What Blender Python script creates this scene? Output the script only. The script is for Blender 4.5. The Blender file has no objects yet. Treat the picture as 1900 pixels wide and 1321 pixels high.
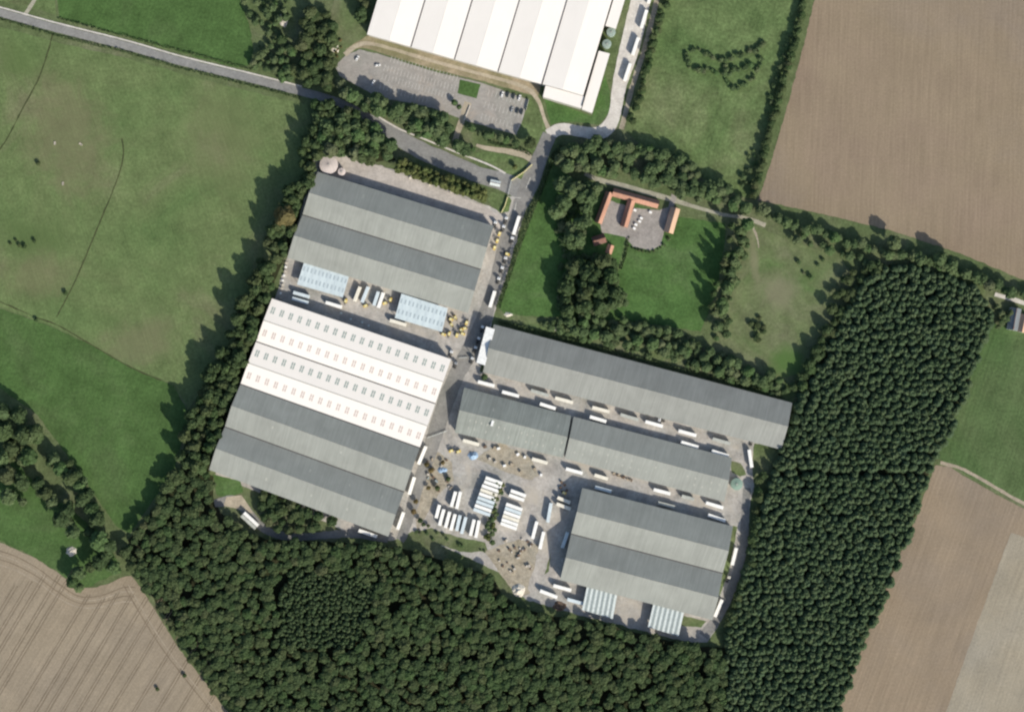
import bpy, bmesh, math, random
import numpy as np
from mathutils import Vector, Matrix, noise as mnoise

# ------------------------------------------------------------------ camera, light, exposure
S = 0.4            # metres for one photograph pixel on the ground
H = 1500.0         # camera height
scene = bpy.context.scene
cam_data = bpy.data.cameras.new('camera')
cam_data.sensor_width = 36.0
cam_data.lens = 36.0 * H / (1900 * S)
cam_data.clip_start = 1.0
cam_data.clip_end = 9000.0
cam = bpy.data.objects.new('camera', cam_data)
cam.location = (0, 0, H)
scene.collection.objects.link(cam)
scene.camera = cam

SUN_EL = math.radians(32)
SX, SY = 0.62, -0.785          # horizontal direction towards the sun
world = bpy.data.worlds.new('World')
scene.world = world
world.use_nodes = True
wn = world.node_tree
sky = wn.nodes.new('ShaderNodeTexSky')
sky.sky_type = 'NISHITA'
sky.sun_disc = False
sky.sun_elevation = SUN_EL
sky.sun_rotation = math.atan2(SX, SY)
sky.dust_density = 1.5
bg = wn.nodes['Background']
bg.inputs['Strength'].default_value = 0.14
wn.links.new(sky.outputs[0], bg.inputs['Color'])

sun_data = bpy.data.lights.new('sun', 'SUN')
sun_data.energy = 5.0
sun_data.angle = math.radians(0.53)
sun_data.color = (1.0, 0.93, 0.82)
sun = bpy.data.objects.new('sun', sun_data)
dirv = Vector((-SX * math.cos(SUN_EL), -SY * math.cos(SUN_EL), -math.sin(SUN_EL)))
sun.rotation_euler = dirv.to_track_quat('-Z', 'Y').to_euler()
sun.location = (200, -260, 400)
scene.collection.objects.link(sun)

scene.view_settings.view_transform = 'Standard'
scene.view_settings.look = 'None'
scene.view_settings.exposure = 0.2
scene.view_settings.gamma = 1.0
scene.cycles.filter_width = 2.3
scene.cycles.use_denoising = True
scene.cycles.max_bounces = 5
scene.cycles.diffuse_bounces = 3
scene.cycles.transparent_max_bounces = 4

rng = random.Random(11)
nrng = np.random.default_rng(7)
COL = scene.collection

# ------------------------------------------------------------------ helpers
def P(px, py, z=0.0):
    """point whose picture position is (px, py) when it stands z above the ground"""
    k = S * (1 - z / H)
    return Vector(((px - 950) * k, -(py - 660.5) * k, z))

def tag(o, label=None, cat=None, group=None, kind=None):
    if label: o['label'] = label
    if cat: o['category'] = cat
    if group: o['group'] = group
    if kind: o['kind'] = kind
    return o

def empty(name, loc, rz=0.0, scale=1.0):
    o = bpy.data.objects.new(name, None)
    o.empty_display_size = 0.5
    o.location = loc
    o.rotation_euler = (0, 0, rz)
    o.scale = (scale, scale, scale) if not hasattr(scale, '__len__') else scale
    COL.objects.link(o)
    return o

def link(name, me, parent=None):
    o = bpy.data.objects.new(name, me)
    COL.objects.link(o)
    if parent is not None:
        o.parent = parent
    return o

class MB:
    def __init__(self):
        self.v = []; self.f = []
    def box(self, x0, x1, y0, y1, z0, z1):
        b = len(self.v)
        self.v += [(x0,y0,z0),(x1,y0,z0),(x1,y1,z0),(x0,y1,z0),(x0,y0,z1),(x1,y0,z1),(x1,y1,z1),(x0,y1,z1)]
        self.f += [(b,b+3,b+2,b+1),(b+4,b+5,b+6,b+7),(b,b+1,b+5,b+4),(b+1,b+2,b+6,b+5),(b+2,b+3,b+7,b+6),(b+3,b,b+4,b+7)]
        return self
    def hexa(self, bot, top):
        b = len(self.v); n = len(bot)
        self.v += [tuple(p) for p in bot] + [tuple(p) for p in top]
        self.f += [tuple(b+i for i in reversed(range(n))), tuple(b+n+i for i in range(n))]
        for i in range(n):
            j = (i+1) % n
            self.f.append((b+i, b+j, b+n+j, b+n+i))
        return self
    def cyl(self, c, axis, r0, r1, L, n=10):
        b = len(self.v)
        a = Vector(axis).normalized()
        t = Vector((0,0,1)) if abs(a.z) < 0.9 else Vector((1,0,0))
        u = a.cross(t).normalized(); w = a.cross(u)
        c = Vector(c)
        for k, (r, l) in enumerate(((r0, 0), (r1, L))):
            for i in range(n):
                an = 2*math.pi*i/n
                self.v.append(tuple(c + a*l + u*r*math.cos(an) + w*r*math.sin(an)))
        self.f += [tuple(b+i for i in reversed(range(n))), tuple(b+n+i for i in range(n))]
        for i in range(n):
            j = (i+1) % n
            self.f.append((b+i, b+j, b+n+j, b+n+i))
        return self
    def mesh(self, name, mat):
        me = bpy.data.meshes.new(name)
        me.from_pydata(self.v, [], self.f)
        bm = bmesh.new(); bm.from_mesh(me)
        bmesh.ops.recalc_face_normals(bm, faces=bm.faces)
        bm.to_mesh(me); bm.free()
        me.materials.append(mat)
        return me
    def build(self, name, mat, parent=None):
        return link(name, self.mesh(name, mat), parent)

def bevel_mesh(me, w=0.06, seg=1):
    bm = bmesh.new(); bm.from_mesh(me)
    bmesh.ops.bevel(bm, geom=list(bm.edges), offset=w, segments=seg, affect='EDGES', profile=0.5)
    bm.to_mesh(me); bm.free()
    return me

# ------------------------------------------------------------------ materials
def newmat(name, rough=0.9, spec=0.2):
    m = bpy.data.materials.new(name)
    m.use_nodes = True
    b = m.node_tree.nodes['Principled BSDF']
    b.inputs['Roughness'].default_value = rough
    b.inputs['Specular IOR Level'].default_value = spec
    return m, m.node_tree, b

def nd(nt, t, **kw):
    n = nt.nodes.new(t)
    for k, v in kw.items(): setattr(n, k, v)
    return n

def position(nt, rot=0.0, scale=(1,1,1), obj=False):
    if obj:
        g = nd(nt, 'ShaderNodeTexCoord'); out = g.outputs['Object']
    else:
        g = nd(nt, 'ShaderNodeNewGeometry'); out = g.outputs['Position']
    mp = nd(nt, 'ShaderNodeMapping', vector_type='TEXTURE')
    mp.inputs['Rotation'].default_value = (0, 0, rot)
    mp.inputs['Scale'].default_value = scale
    nt.links.new(out, mp.inputs['Vector'])
    return mp.outputs['Vector']

def noise(nt, vec, scale, detail=4, rough=0.6, dist=0.0):
    n = nd(nt, 'ShaderNodeTexNoise')
    n.inputs['Scale'].default_value = scale
    n.inputs['Detail'].default_value = detail
    n.inputs['Roughness'].default_value = rough
    n.inputs['Distortion'].default_value = dist
    nt.links.new(vec, n.inputs['Vector'])
    return n.outputs['Fac']

def ramp(nt, fac, stops):
    r = nd(nt, 'ShaderNodeValToRGB')
    e = r.color_ramp.elements
    e[0].position, e[0].color = stops[0][0], (*stops[0][1], 1)
    e[1].position, e[1].color = stops[-1][0], (*stops[-1][1], 1)
    for p, c in stops[1:-1]:
        x = e.new(p); x.color = (*c, 1)
    nt.links.new(fac, r.inputs['Fac'])
    return r.outputs['Color']

def mix(nt, a, b, fac, mode='MIX'):
    m = nd(nt, 'ShaderNodeMix', data_type='RGBA', blend_type=mode)
    for s, v in ((6, a), (7, b)):
        if isinstance(v, (tuple, list)): m.inputs[s].default_value = (*v[:3], 1)
        else: nt.links.new(v, m.inputs[s])
    if isinstance(fac, (int, float)): m.inputs[0].default_value = fac
    else: nt.links.new(fac, m.inputs[0])
    return m.outputs[2]

def bump(nt, bsdf, fac, strength=0.4, dist=0.3):
    b = nd(nt, 'ShaderNodeBump')
    b.inputs['Strength'].default_value = strength
    b.inputs['Distance'].default_value = dist
    nt.links.new(fac, b.inputs['Height'])
    nt.links.new(b.outputs[0], bsdf.inputs['Normal'])

def g2(v): return (v, v, v)

def spotfac(nt, val, amt):
    m = nd(nt, 'ShaderNodeMapRange', interpolation_type='SMOOTHSTEP')
    m.inputs[1].default_value = 1.75; m.inputs[2].default_value = 0.95
    m.inputs[3].default_value = 0.0; m.inputs[4].default_value = amt
    nt.links.new(val, m.inputs[0])
    return m.outputs[0]


def surface(name, cols, big=0.012, mid=0.08, fine=0.7, midamt=0.35, fineamt=0.35, streak=None,
            rough=0.95, bumpd=0.25, dist=0.8, patch=None, spots=()):
    """patchy ground: a large-scale ramp over cols, then mid and fine variation"""
    m, nt, b = newmat(name, rough, 0.1)
    v = position(nt)
    n1 = noise(nt, v, big, 5, 0.62, dist)
    k = len(cols)
    c = ramp(nt, n1, [(0.3 + 0.4 * i / (k - 1), cols[i]) for i in range(k)])
    n2 = noise(nt, v, mid, 5, 0.65, 0.4)
    c = mix(nt, c, ramp(nt, n2, [(0.3, g2(0.25)), (0.5, g2(0.5)), (0.72, g2(0.78))]), midamt, 'OVERLAY')
    n3 = noise(nt, v, fine, 4, 0.7)
    c = mix(nt, c, ramp(nt, n3, [(0.3, g2(0.22)), (0.5, g2(0.5)), (0.7, g2(0.8))]), fineamt, 'OVERLAY')
    if patch:
        pc, ps, lo, hi = patch
        np_ = noise(nt, v, ps, 5, 0.6, 1.2)
        c = mix(nt, c, pc, ramp(nt, np_, [(lo, g2(0)), (hi, g2(0.85))]))
    for sx_, sy_, rx, ry, rot_, col, amt_ in spots:      # worn or lusher places with ragged edges
        mp = nd(nt, 'ShaderNodeMapping', vector_type='TEXTURE')
        mp.inputs['Location'].default_value = ((sx_-950)*S, -(sy_-660.5)*S, 0)
        mp.inputs['Rotation'].default_value = (0, 0, rot_)
        mp.inputs['Scale'].default_value = (rx*S, ry*S, 1e6)
        nt.links.new(v, mp.inputs['Vector'])
        ln = nd(nt, 'ShaderNodeVectorMath', operation='LENGTH'); nt.links.new(mp.outputs[0], ln.inputs[0])
        ad = nd(nt, 'ShaderNodeMath', operation='MULTIPLY_ADD'); ad.inputs[1].default_value = 1.5; 
        nt.links.new(noise(nt, v, 0.045, 6, 0.7, 0.6), ad.inputs[0]); nt.links.new(ln.outputs['Value'], ad.inputs[2])
        c = mix(nt, c, col, spotfac(nt, ad.outputs[0], amt_))
    if streak:
        rot, sx, sy, amt = streak
        vs = position(nt, rot, (sx, sy, 1))
        n4 = noise(nt, vs, 1.0, 3, 0.6)
        c = mix(nt, c, ramp(nt, n4, [(0.3, g2(0.3)), (0.7, g2(0.7))]), amt, 'OVERLAY')
    nt.links.new(c, b.inputs['Base Color'])
    bump(nt, b, n3, 0.5, bumpd)
    return m

MAT = {}
MAT['ground'] = surface('rough_grass', [(0.0690,0.0998,0.0396),(0.0966,0.1239,0.0550),(0.1334,0.1418,0.0825)], 0.02, 0.12, 0.6, 0.5, 0.5)
MAT['pasture'] = surface('pasture_grass', [(0.0769,0.1225,0.0439),(0.0986,0.1430,0.0542),(0.1105,0.1474,0.0599),(0.1360,0.1452,0.0761)], 0.011, 0.06, 0.5, 0.36, 0.45,
                         streak=(math.radians(18), 1.2, 30, 0.22),
                         spots=[(125,250,110,150,0.3,(0.15,0.138,0.08),0.6),(60,440,90,60,0,(0.075,0.112,0.04),0.7),(70,510,100,60,0,(0.142,0.135,0.075),0.5),
                                (250,640,120,60,0.4,(0.142,0.14,0.078),0.6),(30,110,60,50,0,(0.08,0.122,0.042),0.7),(420,260,110,150,0,(0.125,0.145,0.066),0.55)])
MAT['meadow'] = surface('dark_meadow', [(0.0514,0.0979,0.0286),(0.0584,0.1071,0.0329),(0.0753,0.1154,0.0439)], 0.012, 0.06, 0.5, 0.47, 0.45,
                        streak=(math.radians(-20), 1.5, 40, 0.2))
MAT['lawn'] = surface('bright_lawn', [(0.0523,0.1081,0.0306),(0.0626,0.1187,0.0353),(0.0823,0.1251,0.0505)], 0.02, 0.07, 0.5, 0.52, 0.50)
MAT['rough_meadow'] = surface('rough_meadow', [(0.0754,0.1214,0.0427),(0.1015,0.1426,0.0558),(0.1276,0.1479,0.0713)], 0.016, 0.07, 0.45, 0.57, 0.60,
                        streak=(math.radians(-17), 1.2, 30, 0.2))
MAT['dry_grass'] = surface('dry_grass', [(0.0736,0.1232,0.0410),(0.1124,0.1393,0.0636),(0.1428,0.1500,0.0872)], 0.022, 0.09, 0.5, 0.45, 0.4,
                        spots=[(1445,545,50,55,0,(0.1687,0.1660,0.1026),0.75),(1400,480,12,70,0.1,(0.1730,0.1714,0.1026),0.7),(1460,670,50,40,0,(0.0649,0.1285,0.0329),0.85)])
MAT['plough'] = surface('ploughed_soil', [(0.2160,0.1650,0.1207),(0.2268,0.1802,0.1226),(0.2052,0.1670,0.1285)], 0.006, 0.03, 0.6, 0.12, 0.2,
                        streak=(math.radians(-2), 1.6, 45, 0.25), dist=0.3)
MAT['plough_b'] = surface('ploughed_soil_slant', [(0.2258,0.1692,0.1200),(0.2363,0.1869,0.1296),(0.2100,0.1721,0.1296)], 0.008, 0.03, 0.6, 0.15, 0.2,
                        streak=(math.radians(-20), 1.5, 60, 0.28), dist=0.3)
MAT['plough_c'] = surface('pale_stubble', [(0.285,0.245,0.175),(0.27,0.24,0.18),(0.245,0.225,0.18)], 0.008, 0.04, 0.6, 0.2, 0.25,
                        streak=(math.radians(-20), 1.5, 60, 0.25), dist=0.3)
MAT['arable'] = surface('drilled_soil', [(0.2397,0.1960,0.1377),(0.2550,0.2128,0.1520),(0.2295,0.1930,0.1425)], 0.01, 0.05, 0.6, 0.18, 0.22,
                        streak=(math.radians(-32), 1.0, 40, 0.3), dist=0.3)
MAT['crop'] = surface('green_crop', [(0.0518,0.1000,0.0339),(0.0627,0.1102,0.0381),(0.0820,0.1142,0.0487)], 0.008, 0.04, 0.5, 0.42, 0.45,
                        streak=(math.radians(-18), 2.0, 60, 0.35))
MAT['track_line'] = surface('compacted_soil', [(0.1437,0.1150,0.0805),(0.1725,0.1380,0.0978)], 0.05, 0.2, 0.8)
MAT['headland'] = surface('pale_turned_soil', [(0.31,0.265,0.20),(0.28,0.24,0.18)], 0.05, 0.2, 0.8)
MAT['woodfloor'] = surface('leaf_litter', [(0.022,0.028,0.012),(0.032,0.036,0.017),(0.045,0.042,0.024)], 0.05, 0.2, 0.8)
MAT['ditch'] = surface('ditch_rushes', [(0.045,0.055,0.024),(0.06,0.068,0.03)], 0.05, 0.3, 0.9, 0.4, 0.6)
MAT['yard'] = surface('worn_concrete', [(0.2500,0.2472,0.2200),(0.3200,0.3090,0.2805),(0.3600,0.3348,0.2970),(0.2850,0.2884,0.2695)], 0.02, 0.09, 0.5, 0.5, 0.35,
                      patch=((0.39,0.355,0.295), 0.03, 0.54, 0.7))
MAT['apron'] = surface('pinkish_concrete', [(0.37,0.335,0.29),(0.41,0.375,0.335),(0.38,0.35,0.31)], 0.03, 0.1, 0.5, 0.35, 0.3)
MAT['asphalt'] = surface('worn_asphalt', [(0.17,0.17,0.155),(0.205,0.20,0.185),(0.23,0.22,0.195)], 0.025, 0.1, 0.6, 0.35, 0.3)
MAT['road'] = surface('country_road', [(0.20,0.20,0.19),(0.225,0.222,0.205)], 0.03, 0.15, 0.6, 0.25, 0.25)
MAT['carpark'] = surface('car_park_asphalt', [(0.25,0.245,0.215),(0.285,0.265,0.235),(0.27,0.26,0.235)], 0.03, 0.12, 0.6, 0.3, 0.25,
                         patch=((0.33,0.285,0.235), 0.035, 0.55, 0.7))
MAT['pale_concrete'] = surface('pale_concrete', [(0.46,0.44,0.385),(0.52,0.49,0.44),(0.49,0.465,0.42)], 0.03, 0.15, 0.6, 0.3, 0.25)
MAT['margin'] = surface('tan_rough_margin', [(0.17,0.16,0.085),(0.25,0.215,0.135),(0.32,0.26,0.18)], 0.04, 0.15, 0.7, 0.35, 0.35)
MAT['path'] = surface('tan_gravel', [(0.2992,0.2655,0.1890),(0.3696,0.3195,0.2385),(0.3256,0.2880,0.2115)], 0.04, 0.15, 0.7, 0.35, 0.3)
MAT['dirt'] = surface('bare_dirt', [(0.22,0.195,0.14),(0.31,0.275,0.21),(0.27,0.255,0.205)], 0.05, 0.2, 0.8, 0.45, 0.45)
MAT['farmyard'] = surface('farmyard_gravel', [(0.23,0.21,0.19),(0.27,0.25,0.225),(0.30,0.27,0.235)], 0.05, 0.15, 0.7, 0.35, 0.3)
MAT['lane'] = surface('lane_gravel', [(0.27,0.265,0.2),(0.33,0.31,0.24)], 0.05, 0.15, 0.7, 0.35, 0.3)

def plain(name, col, rough=0.6, spec=0.3, var=0.12, scale=0.8, metal=0.0):
    m, nt, b = newmat(name, rough, spec)
    v = position(nt)
    n = noise(nt, v, scale, 4, 0.65)
    d = tuple(c * (1 - var * 2) for c in col)
    h = tuple(min(1, c * (1 + var)) for c in col)
    nt.links.new(ramp(nt, n, [(0.3, d), (0.7, h)]), b.inputs['Base Color'])
    b.inputs['Metallic'].default_value = metal
    return m

def roofmat(name, col, var, rot, streak=0.3, dark=(0.16,0.165,0.15)):
    m, nt, b = newmat(name, 0.85, 0.25)
    v = position(nt)
    n = noise(nt, v, 0.05, 5, 0.6, 0.5)
    c = ramp(nt, n, [(0.3, tuple(x*(1-var) for x in col)), (0.7, tuple(min(0.9, x*(1+var)) for x in col))])
    # sheets run up and down the slope: streaks across the building
    vs = position(nt, rot, (1.1, 26, 26))
    n2 = noise(nt, vs, 1.0, 4, 0.7)
    c = mix(nt, c, ramp(nt, n2, [(0.3, g2(0.32)), (0.7, g2(0.66))]), streak, 'OVERLAY')
    n3 = noise(nt, v, 0.16, 5, 0.7, 1.0)
    c = mix(nt, c, dark, ramp(nt, n3, [(0.58, g2(0)), (0.78, g2(streak))]))
    nt.links.new(c, b.inputs['Base Color'])
    w = nd(nt, 'ShaderNodeTexWave'); w.inputs['Scale'].default_value = 1.6
    nt.links.new(position(nt, rot), w.inputs['Vector'])
    bump(nt, b, w.outputs['Fac'], 0.15, 0.05)
    return m
RROT = math.radians(-17.5)
MAT['roof_grey'] = roofmat('fibre_cement_roof', (0.248,0.260,0.234), 0.10, RROT, 0.35)
MAT['roof_grey_b'] = roofmat('fibre_cement_roof_older', (0.230,0.238,0.217), 0.10, RROT, 0.4)
MAT['roof_stain'] = roofmat('fibre_cement_roof_stained', (0.222,0.24,0.215), 0.14, RROT, 0.6)
MAT['roof_white'] = roofmat('white_metal_roof', (0.74,0.70,0.635), 0.02, RROT, 0.06, (0.7,0.68,0.65))
MAT['roof_blue'] = roofmat('pale_blue_roof', (0.47,0.54,0.55), 0.06, RROT, 0.2, (0.40,0.45,0.47))
MAT['sheet_pale'] = plain('translucent_sheet', (0.55,0.60,0.57), 0.5)
MAT['sheet_grey'] = plain('grey_sheet', (0.26,0.30,0.29), 0.6)
MAT['rooflight_dark'] = plain('shade_toned_rooflight', (0.27,0.335,0.29), 0.4, 0.4)  # shade of slopes facing away from the sun painted in; grey tanks reuse it
MAT['rooflight_pale'] = plain('sun_toned_rooflight', (0.49,0.405,0.36), 0.4, 0.4)  # same sheeting, with the sun glare of the sunny slopes painted into its colour
MAT['rooflight_faint'] = plain('faint_rooflight', (0.31,0.32,0.28), 0.5, 0.4)
MAT['rooflight_blue'] = plain('blue_rooflight', (0.33,0.39,0.41), 0.5, 0.4)
MAT['ridge'] = plain('ridge_sheet', (0.27,0.275,0.245), 0.8)
MAT['gutter'] = plain('dark_gutter', (0.07,0.065,0.06), 0.7)
MAT['wall_clad'] = plain('pale_cladding', (0.40,0.39,0.35), 0.6)
MAT['wall_brick'] = plain('red_brick', (0.30,0.15,0.10), 0.9, 0.1, 0.25)
MAT['door'] = plain('roller_door', (0.16,0.22,0.25), 0.5)
MAT['tile_red'] = roofmat('red_clay_tile', (0.36,0.20,0.14), 0.25, RROT, 0.3, (0.22,0.09,0.06))
MAT['tile_pale'] = roofmat('pale_clay_tile', (0.47,0.32,0.22), 0.2, RROT, 0.3, (0.3,0.16,0.1))
MAT['tile_dark'] = roofmat('dark_clay_tile', (0.16,0.085,0.065), 0.2, RROT, 0.3)
MAT['slate'] = roofmat('slate', (0.15,0.17,0.18), 0.15, RROT, 0.3)
MAT['trailer_white'] = plain('white_trailer_paint', (0.80,0.79,0.73), 0.5, 0.4, 0.05, 0.3)
MAT['trailer_cream'] = plain('cream_trailer_paint', (0.72,0.68,0.56), 0.5, 0.4, 0.06, 0.3)
MAT['trailer_blue'] = plain('pale_blue_trailer_paint', (0.55,0.62,0.63), 0.5, 0.4, 0.06, 0.3)
MAT['trailer_dull'] = plain('dull_grey_trailer', (0.40,0.41,0.36), 0.7, 0.3, 0.12, 0.3)
MAT['chassis'] = plain('dark_chassis', (0.035,0.035,0.035), 0.7)
MAT['tyre'] = plain('tyre', (0.02,0.02,0.02), 0.9)
MAT['rim'] = plain('wheel_rim', (0.45,0.45,0.43), 0.4)
MAT['glass'] = plain('dark_glass', (0.03,0.04,0.045), 0.1, 0.6)
MAT['paint_white'] = plain('white_paint', (0.78,0.78,0.74), 0.5)
MAT['line_white'] = plain('faded_white_line', (0.50,0.49,0.44), 0.8, 0.1, 0.2, 0.4)
MAT['yellow'] = plain('yellow_machine_paint', (0.68,0.47,0.07), 0.5)
MAT['pale_yellow'] = plain('pale_yellow_paint', (0.68,0.62,0.32), 0.7)
MAT['car_dark'] = plain('dark_car_paint', (0.035,0.045,0.05), 0.25, 0.5)
MAT['car_white'] = plain('white_car_paint', (0.78,0.78,0.75), 0.3, 0.5)
MAT['car_grey'] = plain('silver_car_paint', (0.32,0.33,0.33), 0.3, 0.5)
MAT['tank_pink'] = roofmat('weathered_tank_steel', (0.52,0.46,0.42), 0.15, 0.4, 0.4, (0.36,0.3,0.27))
MAT['tank_green'] = plain('green_tank_steel', (0.21,0.30,0.24), 0.6, 0.3, 0.08)
MAT['tarp_blue'] = plain('blue_tarpaulin', (0.27,0.38,0.50), 0.6, 0.3, 0.2, 0.5)
MAT['rust'] = plain('rusty_scrap', (0.17,0.12,0.085), 0.9, 0.1, 0.3, 0.5)
MAT['timber'] = plain('weathered_timber', (0.36,0.305,0.225), 0.9, 0.1, 0.3, 0.5)
MAT['pale_stone'] = plain('pale_rubble', (0.50,0.46,0.39), 0.95, 0.1, 0.2, 0.5)
MAT['sand'] = plain('pale_sand', (0.60,0.56,0.47), 0.95, 0.1, 0.12, 0.4)
MAT['bark'] = plain('bark', (0.09,0.07,0.05), 0.95, 0.1, 0.3, 1.5)
MAT['post'] = plain('galvanised_post', (0.42,0.42,0.38), 0.6)
MAT['wrap'] = plain('white_wrap', (0.80,0.80,0.76), 0.5, 0.4, 0.06)

def leafmat(name, stops, attr=False, trans=0.25, rough=0.75):
    m, nt, b = newmat(name, rough, 0.15)
    if attr:
        a = nd(nt, 'ShaderNodeAttribute', attribute_name='tint'); f = a.outputs['Fac']
    else:
        a = nd(nt, 'ShaderNodeObjectInfo'); f = a.outputs['Random']
    c = ramp(nt, f, stops)
    n = noise(nt, position(nt), 0.45, 3, 0.65)
    c = mix(nt, c, ramp(nt, n, [(0.3, g2(0.3)), (0.7, g2(0.72))]), 0.55, 'OVERLAY')
    nt.links.new(c, b.inputs['Base Color'])
    t = nd(nt, 'ShaderNodeBsdfTranslucent')
    nt.links.new(c, t.inputs['Color'])
    mx = nd(nt, 'ShaderNodeMixShader'); mx.inputs[0].default_value = trans
    nt.links.new(b.outputs[0], mx.inputs[1]); nt.links.new(t.outputs[0], mx.inputs[2])
    out = nt.nodes['Material Output']
    nt.links.new(mx.outputs[0], out.inputs['Surface'])
    return m
PINE = [(0.0, (0.052, 0.086, 0.041)), (0.45, (0.063, 0.1, 0.047)), (0.8, (0.078, 0.112, 0.054)), (1.0, (0.06, 0.1, 0.053))]
WOOD = [(0.0, (0.0435, 0.0713, 0.0278)), (0.35, (0.0522, 0.0818, 0.0322)), (0.6, (0.0679, 0.0887, 0.0365)), (0.85, (0.0505, 0.0887, 0.0313)), (1.0, (0.08, 0.094, 0.0435))]
HEDG = [(0.0, (0.062, 0.098, 0.04)), (0.35, (0.08, 0.12, 0.05)), (0.6, (0.102, 0.132, 0.06)), (0.85, (0.075, 0.132, 0.046)), (1.0, (0.112, 0.13, 0.068))]
YOUNG = [(0.0,(0.046,0.076,0.032)),(1.0,(0.062,0.09,0.04))]
AUT = [(0.0,(0.115,0.105,0.042)),(1.0,(0.15,0.112,0.05))]
LIME = [(0.0,(0.085,0.112,0.036)),(1.0,(0.115,0.128,0.045))]
for k, st in (('pine', PINE), ('wood', WOOD), ('hedg', HEDG), ('young', YOUNG), ('autumn', AUT), ('lime', LIME)):
    MAT['leaf_'+k] = leafmat('foliage_'+k, st)
    MAT['leaf_'+k+'_mass'] = leafmat('foliage_'+k+'_mass', st, True)

# ------------------------------------------------------------------ ground sheets
def smooth_line(pts, step=8.0, closed=False):
    """Catmull-Rom through pixel points, resampled every `step` pixels"""
    n = len(pts); out = []
    rngs = range(n) if closed else range(n - 1)
    for i in rngs:
        if closed:
            p0, p1, p2, p3 = pts[(i-1)%n], pts[i], pts[(i+1)%n], pts[(i+2)%n]
        else:
            p0, p1, p2, p3 = pts[max(i-1,0)], pts[i], pts[i+1], pts[min(i+2,n-1)]
        L = math.dist(p1, p2); k = max(1, int(L/step))
        for j in range(k):
            t = j/k
            out.append(tuple(0.5*((2*p1[a]) + (-p0[a]+p2[a])*t + (2*p0[a]-5*p1[a]+4*p2[a]-p3[a])*t*t + (-p0[a]+3*p1[a]-3*p2[a]+p3[a])*t**3) for a in (0,1)))
    if not closed: out.append(tuple(pts[-1]))
    return out

def straight_line(pts, step=8.0):
    out = []; n = len(pts)
    for i in range(n):
        p, q = pts[i], pts[(i+1)%n]
        k = max(1, int(math.dist(p, q)/step))
        for j in range(k):
            out.append((p[0]+(q[0]-p[0])*j/k, p[1]+(q[1]-p[1])*j/k))
    return out

def jitter(p, amt, seed):
    a = mnoise.noise(Vector((p[0]*0.09, p[1]*0.09, seed)))
    b = mnoise.noise(Vector((p[0]*0.09, p[1]*0.09, seed+31)))
    c = mnoise.noise(Vector((p[0]*0.35, p[1]*0.35, seed+7)))
    return (p[0]+amt*(a+0.5*c), p[1]+amt*(b+0.5*c))

LAYER = [0]
def bump_layer(z):
    LAYER[0] += 1
    return z + 0.0007 * (LAYER[0] % 40)
NOGO = []      # paths and roads plants keep off, as (points, half width) in pixels

def sheet(name, pts, z, mat, jit=2.0, curved=False, parent=None):
    z = bump_layer(z)
    q = smooth_line(pts, 7, True) if curved else straight_line(pts, 7)
    if jit: q = [jitter(p, jit, z*97+len(pts)) for p in q]
    me = bpy.data.meshes.new(name)
    vs = [tuple(P(x, y)[:2]) + (z,) for x, y in q]
    me.from_pydata(vs, [], [tuple(range(len(vs)))])
    if me.polygons[0].normal.z < 0: me.flip_normals()
    me.materials.append(mat)
    o = link(name, me, parent)
    if parent is None: o['kind'] = 'structure'
    return o

def ribbon(name, pts, width, z, mat, jit=0.0, parent=None, height=0.0, kind='structure'):
    """strip of `width` px along pts; width may be a list with one entry per point"""
    z = bump_layer(z) if not height else z
    widths = width if isinstance(width, (list, tuple)) else [width]*len(pts)
    tri = [(p[0], p[1], w) for p, w in zip(pts, widths)]
    line = []
    n = len(tri)
    for i in range(n-1):
        p0, p1, p2, p3 = tri[max(i-1,0)], tri[i], tri[i+1], tri[min(i+2,n-1)]
        k = max(1, int(math.dist(p1[:2], p2[:2])/6))
        for j in range(k):
            t = j/k
            line.append(tuple(0.5*((2*p1[a]) + (-p0[a]+p2[a])*t + (2*p0[a]-5*p1[a]+4*p2[a]-p3[a])*t*t + (-p0[a]+3*p1[a]-3*p2[a]+p3[a])*t**3) for a in range(3)))
    line.append(tri[-1])
    if parent is None and name not in ('ditch', 'trodden_path', 'garden_path'): NOGO.extend((p[0], p[1], p[2]/2 - 2) for p in line)
    L, R = [], []
    for i, p in enumerate(line):
        a = line[max(i-1,0)]; b = line[min(i+1,len(line)-1)]
        dx, dy = b[0]-a[0], b[1]-a[1]; d = math.hypot(dx, dy) or 1
        nx, ny = -dy/d, dx/d
        l = (p[0]+nx*p[2]/2, p[1]+ny*p[2]/2); r = (p[0]-nx*p[2]/2, p[1]-ny*p[2]/2)
        if jit:
            l = jitter(l, jit, 3.1); r = jitter(r, jit, 8.7)
        L.append(l); R.append(r)
    mb = MB(); k = len(line)
    mb.v = [tuple(P(*p)[:2])+(z+height,) for p in L] + [tuple(P(*p)[:2])+(z+height,) for p in R]
    mb.f = [(i, i+1, k+i+1, k+i) for i in range(k-1)]
    if height > 0:
        mb.v += [tuple(P(*p)[:2])+(0.0,) for p in L] + [tuple(P(*p)[:2])+(0.0,) for p in R]
        for i in range(k-1):
            mb.f += [(i, 2*k+i, 2*k+i+1, i+1), (k+i, k+i+1, 3*k+i+1, 3*k+i)]
    o = link(name, mb.mesh(name, mat), parent)
    me = o.data
    if me.polygons[0].normal.z < 0: me.flip_normals()
    if parent is None: o['kind'] = kind
    return o

gm = bpy.data.meshes.new('ground')
g = 4000.0
gm.from_pydata([(-g,-g,0),(g,-g,0),(g,g,0),(-g,g,0)], [], [(0,1,2,3)])
gm.materials.append(MAT['ground'])
tag(link('ground', gm), kind='structure')

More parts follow.
